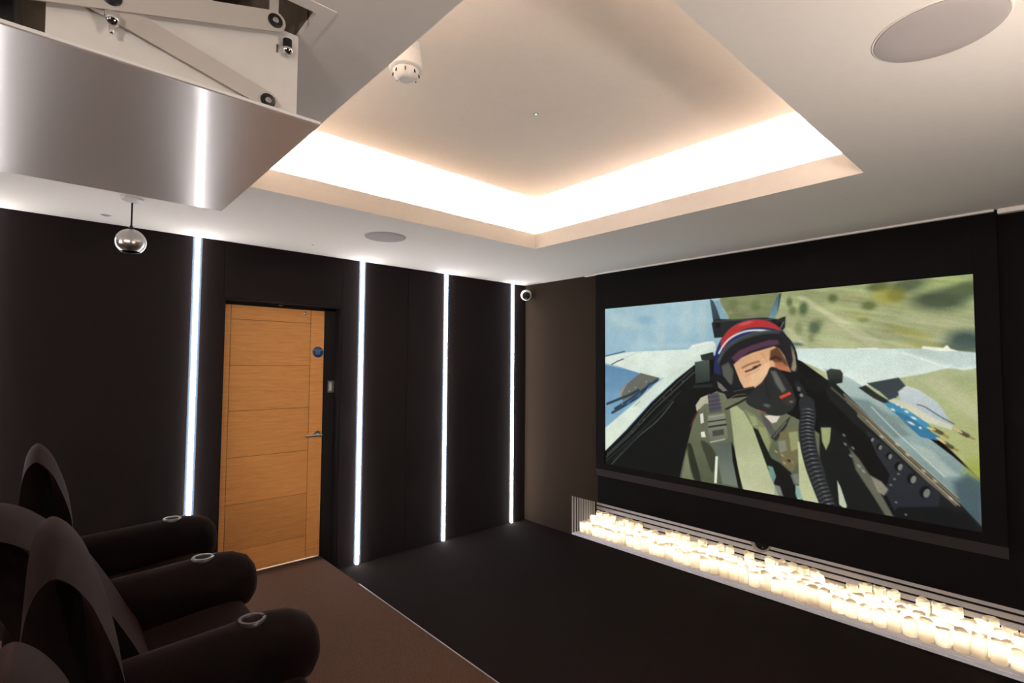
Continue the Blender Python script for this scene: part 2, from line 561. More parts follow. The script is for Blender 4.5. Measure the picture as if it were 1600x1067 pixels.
# lit passage behind the door: only the line under the leaf shows
bm = bmesh.new()
box(bm, -3.3, -1.7, 0.16, 1.3, 0.04, PZ)
box(bm, -3.3, -1.7, 1.3, 1.35, 0.04, 2.5)
box(bm, -3.35, -3.3, 0.16, 1.35, 0.04, 2.5)
box(bm, -1.7, -1.65, 0.16, 1.35, 0.04, 2.5)
box(bm, -3.35, -1.65, 0.16, 1.35, 2.5, 2.55)
struct('wall_passage', bm, 'corr')
def area(name, loc, size, power, color, rot=(0, 0, 0)):
    l = bpy.data.lights.new(name, 'AREA')
    l.energy = power
    l.color = color
    l.size = size
    o = bpy.data.objects.new(name, l)
    o.location = loc
    o.rotation_euler = rot
    COL.objects.link(o)
    return o
area('passage_lamp', (-2.5, .8, 2.4), .4, 90, (.8, .9, 1))

sw = thing('switch_plate', (-2.106, 0.0935, 1.452), 'small brushed switch plate beside the oak door', 'switch')
obj('plate', bbox(-.026, .026, -.006, 0, -.048, .048, .002, 2), 'steel', sw)
obj('rocker', bbox(-.016, .005, -.009, -.006, -.034, .034, .0015, 1), 'white', sw)

# ------------------------------------------------------------------ wall light strips
labs = ['vertical white light strip left of the pendant lamp, behind the furthest recliner',
        'vertical white light strip just left of the oak door',
        'vertical white light strip just right of the oak door',
        'vertical white light strip midway between oak door and room corner',
        'vertical white light strip in the corner under the ball camera']
def strip(x, y, sgn, lab, z0):
    t = thing('light_strip', (x, y, z0), lab, 'light strip', 'light strips let into the walls')
    H_ = RM - z0
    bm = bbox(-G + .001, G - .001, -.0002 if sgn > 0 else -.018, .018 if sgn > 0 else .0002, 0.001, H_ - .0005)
    obj('channel', bm, 'profile', t)  # sides widened past the diffuser to carry the painted halo
    pts = []
    R = .0135
    for i in range(9):
        a = math.pi * i / 8
        pts.append((R * math.cos(a), -sgn * (.0012 + .014 * math.sin(a))))
    bm = prism(pts, 2, 0.002, H_ - .001)
    obj('diffuser', bm, 'led', t)
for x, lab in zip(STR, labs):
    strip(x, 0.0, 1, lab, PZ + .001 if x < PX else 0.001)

# fill globes added on the two unseen walls to brighten ceiling and lift
for i, (x, y, nx, ny) in enumerate(((XW, -1.15, 1, 0), (XW, -3.55, 1, 0), (-4.95, YS, 0, 1), (-2.45, YS, 0, 1))):
    t = thing('wall_lamp', (x, y, 1.95 if i < 3 else 1.75), ['opal globe wall lamp on the back wall, door side', 'opal globe wall lamp on the back wall, away from the door', 'opal globe wall lamp on the wall behind the camera, nearer the back', 'opal globe wall lamp on the wall behind the camera, nearer the screen'][i], 'wall lamp', 'globe wall lamps')
    rot = Vector((nx, ny, 0)).to_track_quat('Z', 'Y').to_matrix().to_4x4()
    obj('backplate', lathe([(0, 0.0005), (.05, 0.0005), (.05, .014), (.045, .018), (0, .018)], 28, rot), 'steel', t, True)
    obj('stem', lathe([(.009, .018), (.009, .06)], 14, rot), 'steel', t, True)
    obj('globe', lathe([(.08 * math.sin(math.radians(k)), .135 - .08 * math.cos(math.radians(k))) for k in range(0, 181, 12)], 28, rot), 'globe', t, True)

# ------------------------------------------------------------------ projection screen
SY0, SY1, SZ0, SZ1 = -1.0848, -3.6392, 0.7401, 2.1617
scr = thing('projection_screen', (0, -2.362, .62), 'large fixed projection screen in a black surround showing a pilot in a jet cockpit', 'screen')
FY0, FY1 = -.985, -3.742
def spart(name, bm, m):
    return obj(name, place(bm, 0, -2.362, .62), m, scr)
XF = -.030
spart('surround', bbox(XF, -.0005, FY0, SY0, .690, RM - .0005, .001, 1), 'bay')
spart('surround', bbox(XF, -.0005, SY1, FY1, .690, RM - .0005, .001, 1), 'bay')
spart('masking', bbox(XF, -.0005, SY0, SY1, SZ1, RM - .0005, .001, 1), 'bay')
spart('surround', bbox(XF, -.0005, SY0, SY1, .690, SZ0, .001, 1), 'bay')
spart('lower_bar', prism([(XF, .689), (-.0005, .689), (-.0005, .622), (-.006, .622)], 1, FY0 - .0003, FY1 + .0003), 'bar')
spart('backing', bbox(-.014, -.001, SY0, SY1, SZ0, SZ1), 'bay')

PIC = [
("p",(118,166,197),[(-0.02,-0.0526),(0.5255,-0.0348),(0.5217,0.5867),(-0.0197,1.1389)],0.00172,1,0,((166,196,205),(112,158,188))),
("b",(188,208,208),[0.1031,0.1049],0.0724,0.0207,10,0.5),
("b",(188,208,208),[0.2266,0.1733],0.0241,0.069,0,0.45),
("b",(188,208,208),[0.3172,0.1077],0.0276,0.0586,8,0.5),
("b",(188,208,208),[0.0499,0.0593],0.0448,0.0172,0,0.45),
("b",(188,208,208),[0.3703,0.1133],0.0207,0.069,0,0.5),
("b",(188,208,208),[0.2611,0.2497],0.1034,0.0103,0,0.4),
("b",(188,208,208),[0.1413,0.2447],0.0517,0.0241,-10,0.3),
("b",(112,160,186),[0.1665,0.0918],0.0345,0.0172,0,0.4),
("p",(171,176,132),[(0.4295,-0.0353),(1.0183,-0.0312),(1.0175,0.4795),(0.9691,0.5345),(0.6245,0.4511),(0.4783,0.1918),(0.4559,0.1224),(0.4427,0.0663)],0.00259,1,0,((160,168,118),(178,182,142))),
("p",(118,126,86),[(0.4353,-0.0102),(0.5882,-0.0231),(0.5769,0.1352),(0.4692,0.1339),(0.4541,0.095)],0.00345,0.9,1,None),
("b",(105,112,74),[0.4697,0.0395],0.0155,0.0138,0,0.8),
("b",(132,134,96),[0.4975,0.0768],0.0172,0.0121,0,0.8),
("b",(98,112,66),[0.5339,0.0586],0.0138,0.0172,0,0.8),
("b",(120,128,84),[0.5604,0.0365],0.0121,0.0172,0,0.8),
("b",(140,142,106),[0.5211,0.1029],0.0172,0.0086,0,0.8),
("b",(150,150,112),[0.46,0.0821],0.0103,0.0069,0,0.8),
("streak",[0.42,0,1,0.47],17,0.16),
("p",(198,196,160),[(0.6468,0.0374),(0.6626,0.0337),(0.7196,0.1116),(0.7829,0.1913),(0.8441,0.2879),(0.8182,0.2926),(0.7619,0.2127),(0.7047,0.1187)],0.00431,0.6,1,None),
("p",(205,202,166),[(0.6134,0.1767),(0.6265,0.1778),(0.667,0.2667),(0.67,0.282),(0.6418,0.2811)],0.00517,0.5,0,None),
("b",(82,96,58),[0.6241,0.0525],0.0086,0.0138,0,0.8),
("b",(92,104,62),[0.6319,0.0943],0.0103,0.0138,0,0.7),
("b",(68,84,54),[0.659,0.0885],0.0121,0.019,5,0.85),
("b",(118,124,78),[0.6457,0.1795],0.0103,0.0172,0,0.6),
("b",(74,92,66),[0.6846,0.1829],0.0155,0.019,5,0.85),
("b",(110,120,76),[0.6766,0.2307],0.0086,0.0121,0,0.5),
("b",(92,104,66),[0.6969,0.1629],0.0121,0.0103,0,0.5),
("b",(84,98,52),[0.7289,0.0505],0.0121,0.0121,0,0.8),
("b",(86,98,54),[0.8067,0.097],0.0172,0.0121,5,0.75),
("b",(104,112,66),[0.7941,0.1581],0.0138,0.0069,5,0.6),
("b",(72,84,52),[0.826,0.0154],0.0241,0.0138,-8,0.8),
("b",(80,90,44),[0.859,0.063],0.019,0.0138,5,0.8),
("b",(70,82,60),[0.8818,0.0232],0.0448,0.019,-8,0.85),
("b",(66,78,58),[0.9404,0.0948],0.0586,0.0241,6,0.9),
("b",(72,84,60),[0.9743,0.0692],0.0517,0.0207,-10,0.8),
("b",(88,102,66),[0.9909,0.0465],0.031,0.0138,-10,0.6),
("b",(58,76,74),[0.9852,0.2648],0.0379,0.0276,8,0.92),
("b",(90,104,86),[0.9718,0.2922],0.0345,0.0138,8,0.6),
("b",(170,160,58),[0.8464,0.0582],0.0379,0.0241,10,0.55),
("b",(168,164,74),[0.8859,0.2219],0.0448,0.0121,18,0.5),
("b",(172,168,84),[0.9094,0.2768],0.0414,0.0086,14,0.5),
("b",(166,166,90),[0.7834,0.134],0.0276,0.0086,15,0.45),
("b",(150,168,96),[0.9526,0.0184],0.0517,0.0103,-10,0.5),
("b",(190,190,150),[0.7336,0.1812],0.0379,0.0172,20,0.4),
("b",(200,200,160),[0.9394,0.1865],0.069,0.0086,12,0.45),
("b",(186,176,120),[0.7633,0.0531],0.0276,0.0069,12,0.5),
("streak",[0.62,0,1,0.47],29,0.14),
("b",(60,92,98),[0.6435,0.2596],0.0155,0.0052,10,0.7),
("p",(52,74,84),[(0.3974,-0.0025),(0.4094,0.0133),(0.4212,0.0635),(0.4327,0.1268),(0.4088,0.1417)],0.00138,1,0,((64,86,98),(44,60,66))),
("p",(126,158,172),[(0.4114,0.0136),(0.4254,0.0088),(0.4388,0.0658),(0.4597,0.1228),(0.4327,0.1268)],0.00207,0.8,0,None),
("p",(92,124,138),[(0.5912,0.0221),(0.6031,0.0018),(0.596,0.0674),(0.5872,0.1235),(0.5684,0.1246)],0.00138,1,0,((70,98,108),(112,150,166))),
("p",(52,70,76),[(0.598,0.0073),(0.6047,0.0021),(0.5976,0.0676),(0.5923,0.105)],0.00103,0.9,0,None),
("p",(86,128,164),[(-0.0,0.3619),(0.2236,0.4353),(0.1408,0.5541),(-0.0,0.7613)],0.00138,1,0,((96,138,172),(132,172,196))),
("p",(217,229,216),[(-0.0199,0.3166),(0.1028,0.2825),(0.2145,0.2779),(0.3231,0.2739),(0.3382,0.253),(0.3861,0.2445),(0.4143,0.2424),(0.4141,0.2837),(0.361,0.3456),(0.2831,0.4148),(0.2259,0.4426),(0.141,0.4113),(0.0632,0.3735),(-0.0199,0.3455)],0.00138,1.0,0,None),
("l",(70,96,108),[(-0.0056,0.3085),(0.0845,0.2781)],0.00207,0.00086,0.9,1,0.00207),
("l",(52,74,86),[(0.0279,0.3617),(0.0524,0.3415),(0.0792,0.3256)],0.0019,0.00086,0.9,1,0.0019),
("l",(232,238,226),[(0.3381,0.2565),(0.3821,0.2408),(0.4064,0.2385)],0.00345,0.00172,1.0,1,0.00345),
("l",(170,188,184),[(0.0792,0.3256),(0.1285,0.291),(0.1537,0.2877)],0.00086,0.00086,0.7,1,0.00086),
("p",(142,148,138),[(0.0523,0.5816),(0.0711,0.5045),(0.1207,0.4469),(0.1485,0.415),(0.141,0.4461),(0.1026,0.4986),(0.0684,0.5682)],0.00103,1.0,0,None),
("p",(104,106,98),[(0.071,0.5482),(0.0922,0.4835),(0.1485,0.4111),(0.1757,0.4218),(0.2235,0.439),(0.1657,0.5062),(0.0763,0.5912)],0.00121,1.0,0,None),
("l",(38,56,72),[(0.0084,0.6141),(0.063,0.5766),(0.1025,0.5496),(0.1408,0.5156)],0.00431,0.00138,0.95,1,0.00431),
("l",(38,56,72),[(0.0305,0.6681),(0.0763,0.6229),(0.1408,0.5541),(0.1853,0.4746)],0.00431,0.00138,0.95,1,0.00431),
("l",(38,56,72),[(0.0414,0.6427),(0.1154,0.5641),(0.2141,0.4506)],0.00431,0.00138,0.95,1,0.00431),
("b",(170,180,176),[0.0167,0.6213],0.0038,0.0021,-30,0.8),
("b",(170,180,176),[0.0387,0.647],0.0038,0.0021,-30,0.8),
("b",(170,180,176),[0.0736,0.6073],0.0038,0.0021,-30,0.8),
("b",(170,180,176),[0.0522,0.6614],0.0038,0.0021,-30,0.8),
("b",(170,180,176),[0.1282,0.5009],0.0038,0.0021,-30,0.8),
("b",(170,180,176),[0.1707,0.464],0.0038,0.0021,-30,0.8),
("b",(170,180,176),[0.1026,0.5261],0.0038,0.0021,-30,0.8),
("b",(60,104,146),[0.1408,0.5464],0.0121,0.0052,-38,0.8),
("b",(60,104,146),[0.1853,0.4898],0.0121,0.0052,-38,0.8),
("b",(60,104,146),[0.0999,0.5968],0.0121,0.0052,-38,0.8),
("p",(214,227,212),[(-0.0084,0.7789),(0.1024,0.6278),(0.2141,0.4656),(0.2832,0.3893),(0.3695,0.2894),(0.4143,0.2561),(0.4101,0.2974),(0.3462,0.3598),(0.283,0.4403),(0.1899,0.5801),(0.0893,0.7626),(-0.0084,0.9333)],0.00138,1,0,((206,222,210),(222,232,214))),
("l",(120,140,138),[(0.1255,0.6135),(0.1457,0.5845)],0.00138,0.00086,0.7,1,0.00138),
("p",(6,9,9),[(-0.0084,0.9292),(0.0893,0.7704),(0.1899,0.5877),(0.283,0.4439),(0.3462,0.3598),(0.4298,0.2978),(0.6414,0.3273),(0.7998,0.5542),(0.8741,0.7866),(0.9999,1.0049),(0.7115,1.0904),(-0.0084,1.0345)],0.00155,1.0,0,None),
("l",(58,66,62),[(0.0028,0.9549),(0.1022,0.7994),(0.2018,0.624),(0.2918,0.4834),(0.3439,0.4024)],0.00259,0.00103,0.9,1,0.00259),
("l",(34,40,38),[(0.0028,0.9791),(0.1151,0.8125),(0.2136,0.6525),(0.2961,0.512)],0.00259,0.00103,0.9,1,0.00259),
("l",(92,98,90),[(0.0084,0.9335),(0.1022,0.7838),(0.1947,0.6098),(0.2829,0.4694),(0.3398,0.3847)],0.00121,0.00103,0.9,1,0.00121),
("l",(78,84,78),[(0.0277,0.993),(0.076,0.9063),(0.1404,0.7962),(0.2135,0.6897),(0.2714,0.5722)],0.0019,0.00103,0.9,1,0.0019),
("l",(22,30,27),[(0.0358,0.9631),(0.1404,0.7847),(0.2601,0.5806)],0.00431,0.00103,0.9,1,0.00431),
("b",(126,132,122),[0.1405,0.7234],0.0041,0.0021,-40,0.6),
("b",(126,132,122),[0.1604,0.6936],0.0041,0.0021,-40,0.6),
("b",(126,132,122),[0.1151,0.7738],0.0041,0.0021,-40,0.6),
("b",(126,132,122),[0.2372,0.5533],0.0041,0.0021,-40,0.6),
("b",(126,132,122),[0.2648,0.507],0.0041,0.0021,-40,0.6),
("b",(126,132,122),[0.305,0.4538],0.0041,0.0021,-40,0.6),
("p",(213,227,216),[(0.6257,0.2805),(0.7034,0.2802),(0.782,0.2858),(0.8913,0.2895),(0.9473,0.2966),(1.0101,0.311),(1.0095,0.3659),(0.9785,0.3789),(0.9544,0.3691),(0.9105,0.3935),(0.8631,0.4139),(0.8247,0.4321),(0.7872,0.4595),(0.7316,0.4161),(0.6725,0.3579),(0.6334,0.3272)],0.00155,1,0,((206,222,214),(220,232,220))),
("p",(178,196,190),[(0.8606,0.2885),(0.9382,0.2937),(1.0101,0.3135),(1.0095,0.3609),(0.971,0.3663),(0.9263,0.3354)],0.00431,0.55,0,None),
("l",(234,240,230),[(0.8728,0.3079),(0.9204,0.3432),(0.9599,0.3742),(0.9796,0.3789)],0.00207,0.00121,0.9,1,0.00207),
("p",(240,242,222),[(0.9069,0.29),(0.9082,0.2794),(0.9326,0.2857),(0.9451,0.2887),(0.952,0.276),(0.9575,0.2917),(0.9717,0.3025),(0.9382,0.3015)],0.00103,1.0,0,None),
("l",(238,244,234),[(0.782,0.2858),(0.8222,0.2872)],0.00172,0.00103,0.8,1,0.00172),
("b",(226,236,226),[0.7601,0.4093],0.0448,0.0086,-6,0.7),
("p",(150,168,162),[(0.7027,0.3726),(0.7601,0.4151),(0.79,0.4536),(0.8085,0.4749),(0.8517,0.5482),(0.8997,0.6325),(0.956,0.7197),(1.0043,0.8072),(1.0019,1.0114),(0.9646,0.9395),(0.8978,0.8199),(0.8499,0.7279),(0.7861,0.5898),(0.7312,0.463)],0.00172,1,0,((176,196,188),(104,126,128))),
("p",(172,184,158),[(0.79,0.4536),(0.8631,0.4139),(0.9105,0.3935),(0.9544,0.3691),(0.9817,0.3789),(1.0094,0.3684),(1.0043,0.8072),(0.9562,0.7044),(0.9117,0.6148),(0.8519,0.5264)],0.00172,1,0,((176,182,140),(170,178,110))),
("p",(196,196,158),[(0.902,0.4151),(0.9371,0.4032),(1.0076,0.53),(1.0068,0.592),(0.9691,0.5345)],0.00862,0.5,0,None),
("b",(150,164,108),[0.9918,0.4315],0.0448,0.0172,20,0.4),
("b",(152,162,66),[0.9933,0.7683],0.0207,0.031,10,0.7),
("p",(58,66,70),[(0.7982,0.439),(0.8403,0.4203),(0.8618,0.4112),(0.8763,0.4485),(0.8624,0.4819),(0.847,0.5159),(0.8243,0.4738)],0.00138,1.0,0,None),
("p",(40,44,42),[(0.7804,0.4599),(0.7955,0.4476),(0.8164,0.4799),(0.8369,0.5059),(0.8496,0.5102),(0.8367,0.528),(0.8109,0.5027)],0.00172,1.0,0,None),
("p",(188,200,202),[(0.86,0.4712),(0.8764,0.4431),(0.9015,0.4629),(0.9314,0.5077),(0.9467,0.5577),(0.9574,0.5972),(0.935,0.5955),(0.9005,0.5584),(0.8669,0.5248)],0.00138,1,0,((202,210,208),(170,184,190))),
("p",(206,206,182),[(0.8394,0.5112),(0.8522,0.4991),(0.8889,0.5279),(0.9238,0.5711),(0.9596,0.602),(0.955,0.6155),(0.9119,0.5937),(0.8703,0.5568)],0.00138,1.0,0,None),
("l",(84,90,88),[(0.8961,0.5218),(0.9102,0.5308),(0.9353,0.5644),(0.9597,0.5917)],0.00121,0.00086,0.9,1,0.00121),
("p",(70,140,172),[(0.8316,0.523),(0.8444,0.5162),(0.8765,0.5453),(0.9119,0.5937),(0.921,0.6133),(0.9092,0.6257),(0.876,0.599),(0.8491,0.5594)],0.00138,1.0,0,None),
("p",(52,116,150),[(0.8517,0.5537),(0.8787,0.5719),(0.9116,0.62),(0.9344,0.6473),(0.9297,0.6637),(0.8995,0.6537),(0.8699,0.6)],0.00138,1.0,0,None),
("b",(226,232,226),[0.8492,0.5485],0.0052,0.0028,30,0.95),
("b",(226,232,226),[0.8752,0.5535],0.0052,0.0028,30,0.95),
("b",(226,232,226),[0.8883,0.5786],0.0069,0.0028,30,0.95),
("b",(226,232,226),[0.8833,0.6006],0.0086,0.0028,30,0.95),
("b",(226,232,226),[0.8999,0.6166],0.0034,0.0028,30,0.95),
("b",(226,232,226),[0.8582,0.5257],0.0034,0.0028,30,0.95),
("b",(226,232,226),[0.8668,0.5356],0.0034,0.0028,30,0.95),
("l",(150,128,82),[(0.914,0.6144),(0.9256,0.6203),(0.9369,0.6314),(0.948,0.6474)],0.00259,0.00103,0.9,1,0.00259),
("l",(66,58,42),[(0.9256,0.6203),(0.9369,0.6314)],0.00431,0.00138,0.8,1,0.00431),
("l",(228,206,150),[(0.914,0.6144),(0.9256,0.6203)],0.0019,0.00103,0.9,1,0.0019),
("l",(150,128,82),[(0.9298,0.6533),(0.9432,0.6714),(0.9542,0.6845),(0.964,0.6951)],0.00259,0.00103,0.9,1,0.00259),
("l",(66,58,42),[(0.9432,0.6714),(0.9542,0.6845)],0.00431,0.00138,0.8,1,0.00431),
("l",(228,206,150),[(0.9298,0.6533),(0.9432,0.6714)],0.0019,0.00103,0.9,1,0.0019),
("l",(150,128,82),[(0.9595,0.6071),(0.9714,0.6229),(0.981,0.6338),(0.9915,0.6443)],0.00259,0.00103,0.9,1,0.00259),
("l",(66,58,42),[(0.9714,0.6229),(0.981,0.6338)],0.00431,0.00138,0.8,1,0.00431),
("l",(228,206,150),[(0.9595,0.6071),(0.9714,0.6229)],0.0019,0.00103,0.9,1,0.0019),
("p",(108,128,126),[(0.7593,0.5015),(0.8002,0.5149),(0.8489,0.5813),(0.8803,0.6518),(0.8505,0.6681),(0.8126,0.6084),(0.7796,0.5566)],0.00517,0.7,0,None),
("b",(128,146,140),[0.8538,0.5915],0.0259,0.0103,30,0.8),
("p",(176,190,178),[(0.8801,0.6786),(0.9166,0.7028),(0.9554,0.7783),(0.9662,0.7931),(0.9417,0.805),(0.9045,0.7421)],0.00517,0.75,0,None),
("p",(66,86,92),[(0.9549,0.8216),(0.9793,0.7845),(1.0043,0.8072),(1.0019,1.0139),(0.9647,0.9269)],0.00862,0.85,0,None),
("p",(24,27,26),[(0.6948,0.4175),(0.7314,0.4454),(0.7864,0.5558),(0.8504,0.6844),(0.9098,0.7983),(0.965,0.9017),(1.0063,0.9925),(1.0059,1.0219),(0.942,0.9859),(0.885,0.9028),(0.8368,0.7744),(0.7855,0.6463),(0.7162,0.5199)],0.00172,1.0,0,None),
("p",(118,112,92),[(0.7796,0.5566),(0.7996,0.5823),(0.8503,0.6898),(0.9098,0.7983),(0.9651,0.8941),(0.9583,0.9166),(0.9094,0.8349),(0.8622,0.7467),(0.8121,0.653),(0.7752,0.5856)],0.00207,0.9,0,None),
("l",(176,168,140),[(0.7482,0.4909),(0.789,0.5668),(0.8504,0.6844),(0.9099,0.7878),(0.9609,0.8804)],0.00138,0.00086,0.85,1,0.00138),
("l",(70,66,54),[(0.7499,0.5),(0.791,0.5756),(0.8519,0.6928),(0.9109,0.7959),(0.9618,0.8882)],0.00155,0.00086,0.85,1,0.00155),
("l",(150,142,116),[(0.7516,0.5091),(0.7931,0.5843),(0.8534,0.7011),(0.9119,0.804),(0.9628,0.8959)],0.00121,0.00086,0.85,1,0.00121),
("l",(48,46,38),[(0.7533,0.5182),(0.7952,0.593),(0.8549,0.7095),(0.913,0.812),(0.9637,0.9036)],0.00155,0.00086,0.85,1,0.00155),
("l",(190,180,150),[(0.7551,0.5272),(0.7972,0.6017),(0.8564,0.7178),(0.914,0.8201),(0.9647,0.9113)],0.00103,0.00086,0.85,1,0.00103),
("l",(206,214,204),[(0.8066,0.5423),(0.8509,0.6354),(0.9045,0.7368),(0.9406,0.8053)],0.00121,0.00103,0.8,1,0.00121),
("b",(214,202,170),[0.7967,0.6052],0.0055,0.0026,42,0.7),
("b",(214,202,170),[0.825,0.6673],0.0055,0.0026,42,0.7),
("b",(214,202,170),[0.8553,0.6942],0.0055,0.0026,42,0.7),
("b",(214,202,170),[0.8746,0.7331],0.0055,0.0026,42,0.7),
("b",(214,202,170),[0.904,0.792],0.0055,0.0026,42,0.7),
("b",(214,202,170),[0.9234,0.8257],0.0055,0.0026,42,0.7),
("b",(214,202,170),[0.9498,0.8866],0.0055,0.0026,42,0.7),
("l",(96,88,70),[(0.7167,0.458),(0.7591,0.5303),(0.7993,0.616)],0.00259,0.00138,0.8,1,0.00259),
("p",(36,40,44),[(0.7936,0.645),(0.8312,0.6991),(0.886,0.8047),(0.932,0.8694),(0.9266,0.9534),(0.8474,0.9825),(0.8292,0.902),(0.8389,0.8229),(0.8139,0.7469)],0.00207,1,0,((44,48,52),(34,37,44))),
("p",(12,15,18),[(0.8346,1.0034),(0.8539,0.9587),(0.9314,0.926),(0.9754,0.9355),(0.9999,1.0049),(0.8716,1.0319)],0.00345,1.0,0,None),
("b2",(10,12,13),[0.8053,0.682],0.0053,0.0073,18,1),
("b2",(128,128,124),[0.8068,0.6841],0.0029,0.0056,18,0.95),
("b2",(10,12,13),[0.8207,0.7122],0.0059,0.0082,18,1),
("b2",(128,128,124),[0.8224,0.7145],0.0033,0.0062,18,0.95),
("b2",(10,12,13),[0.8397,0.7465],0.0065,0.0091,18,1),
("b2",(128,128,124),[0.8415,0.7489],0.0036,0.0069,18,0.95),
("b2",(10,12,13),[0.8581,0.7854],0.0081,0.0112,18,1),
("b2",(128,128,124),[0.8603,0.7883],0.0045,0.0085,18,0.95),
("b2",(10,12,13),[0.8821,0.8296],0.009,0.0125,18,1),
("b2",(128,128,124),[0.8846,0.8328],0.005,0.0095,18,0.95),
("b2",(10,12,13),[0.9054,0.8779],0.0102,0.0142,18,1),
("b2",(128,128,124),[0.9081,0.8813],0.0057,0.0108,18,0.95),
("b",(150,150,142),[0.8488,0.8418],0.0028,0.0028,0,0.7),
("b",(150,150,142),[0.8565,0.8181],0.0028,0.0028,0,0.7),
("b",(150,150,142),[0.841,0.8685],0.0028,0.0028,0,0.7),
("b",(150,150,142),[0.8504,0.9384],0.0028,0.0028,0,0.7),
("b",(150,150,142),[0.8684,0.9827],0.0028,0.0028,0,0.7),
("p",(30,36,36),[(0.4028,0.1342),(0.415,0.1111),(0.4693,0.1204),(0.5598,0.1204),(0.5922,0.1336),(0.6039,0.1254),(0.6138,0.1202),(0.6118,0.1766),(0.6,0.2008),(0.4105,0.2145)],0.00138,1.0,0,None),
("l",(72,80,78),[(0.4149,0.125),(0.488,0.1258),(0.5854,0.1329)],0.00172,0.00103,0.8,1,0.00172),
("b",(8,10,10),[0.4227,0.1465],0.0078,0.0086,0,0.95),
("b",(8,10,10),[0.597,0.1626],0.0078,0.0086,0,0.95),
("b",(8,10,10),[0.5853,0.1456],0.0078,0.0086,0,0.95),
("l",(170,176,168),[(0.6002,0.1756),(0.6087,0.148)],0.00103,0.00086,0.8,1,0.00103),
("p",(58,68,62),[(0.3463,0.3456),(0.3939,0.3318),(0.3953,0.4496),(0.3479,0.4659)],0.00138,1,0,((76,86,78),(40,48,44))),
("p",(32,40,36),[(0.3394,0.4735),(0.4013,0.4631),(0.4052,0.4835),(0.3394,0.4912)],0.00121,1.0,0,None),
("p",(36,42,40),[(0.3653,0.3069),(0.4061,0.2904),(0.4099,0.3319),(0.3693,0.3351)],0.00138,1.0,0,None),
("p",(30,34,32),[(0.71,0.3873),(0.7204,0.3753),(0.742,0.3808),(0.7475,0.3981),(0.7458,0.4389),(0.7168,0.4521)],0.00121,1,0,((62,68,62),(20,22,22))),
("p",(14,17,17),[(0.6565,0.419),(0.7141,0.4286),(0.7196,0.4637),(0.6867,0.4897),(0.6593,0.4675)],0.00259,1.0,0,None),
("p",(84,90,66),[(0.29,1.0088),(0.3035,0.9053),(0.3212,0.7877),(0.3386,0.6787),(0.3599,0.6056),(0.3767,0.541),(0.421,0.4962),(0.5043,0.4904),(0.5908,0.5786),(0.6549,0.6318),(0.7147,0.7109),(0.7422,0.8494),(0.7757,0.9808),(0.7819,1.0484),(0.2898,1.0625)],0.00155,1,0,((112,116,90),(78,84,62))),
("p",(36,40,28),[(0.3146,0.8246),(0.3297,0.8002),(0.3462,0.8879),(0.3624,0.9948),(0.3457,1.0067),(0.325,0.9106)],0.00259,0.9,1,None),
("p",(44,48,34),[(0.3633,0.7795),(0.3918,0.7945),(0.4114,0.8585),(0.3991,0.9432),(0.3793,0.8626)],0.00345,0.7,1,None),
("p",(136,142,112),[(0.3033,0.9517),(0.3189,0.8236),(0.327,0.9454),(0.3373,1.0021),(0.2988,0.9992)],0.00345,0.6,0,None),
("l",(150,44,40),[(0.33,0.7047),(0.343,0.6498),(0.3557,0.6166)],0.00129,0.00086,0.8,1,0.00129),
("p",(178,176,152),[(0.3474,0.5859),(0.3643,0.5421),(0.393,0.5189),(0.409,0.5313),(0.4008,0.5664),(0.3765,0.5758),(0.3515,0.6206)],0.00138,1.0,0,None),
("p",(98,102,82),[(0.3577,0.6233),(0.3805,0.6032),(0.3841,0.6996),(0.3918,0.7877),(0.3756,0.7771),(0.3636,0.7028)],0.00138,1.0,0,None),
("p",(220,222,206),[(0.3618,0.6333),(0.3722,0.625),(0.374,0.6769),(0.3637,0.6854)],0.00103,1.0,0,None),
("p",(226,224,206),[(0.3635,0.7307),(0.3758,0.7251),(0.3798,0.7556),(0.3654,0.7582)],0.00121,1.0,0,None),
("p",(176,184,140),[(0.4554,0.5877),(0.4743,0.5723),(0.4963,0.6028),(0.5212,0.6775),(0.5417,0.7766),(0.5652,0.8821),(0.5911,1.0147),(0.5368,1.0075),(0.4922,1.0024),(0.4762,0.9057),(0.4658,0.7595)],0.00155,1,0,((164,172,126),(192,196,158))),
("p",(128,136,96),[(0.4964,0.5896),(0.5304,0.618),(0.5563,0.6719),(0.5729,0.7386),(0.5623,0.7976),(0.5419,0.7446),(0.5177,0.6586)],0.00172,0.95,0,None),
("p",(22,26,20),[(0.5212,0.6775),(0.5353,0.6881),(0.5723,0.8331),(0.6207,0.9743),(0.6362,1.0298),(0.5911,1.0147),(0.5618,0.883)],0.00207,1.0,0,None),
("p",(150,158,112),[(0.5108,0.6206),(0.5286,0.6247),(0.5354,0.6624),(0.5212,0.671)],0.00121,1.0,0,None),
("p",(146,152,104),[(0.5354,0.6752),(0.5563,0.6719),(0.5661,0.7399),(0.5624,0.7913),(0.5489,0.7433)],0.00138,1.0,0,None),
("p",(84,82,80),[(0.5428,0.6035),(0.5567,0.6081),(0.5767,0.6749),(0.5965,0.709),(0.583,0.7366),(0.5563,0.6719)],0.00138,1.0,0,None),
("p",(222,212,198),[(0.5532,0.615),(0.5973,0.6029),(0.5853,0.6421),(0.5735,0.6502)],0.00138,1.0,0,None),
("p",(128,116,92),[(0.5499,0.5834),(0.5654,0.5816),(0.5772,0.6055),(0.5566,0.6145)],0.00138,1.0,0,None),
("p",(44,46,44),[(0.5696,0.7203),(0.6135,0.6225),(0.6234,0.6057),(0.61,0.6632),(0.583,0.7366)],0.00138,1.0,0,None),
("l",(138,140,134),[(0.5764,0.719),(0.6102,0.6384)],0.00103,0.00069,0.9,1,0.00103),
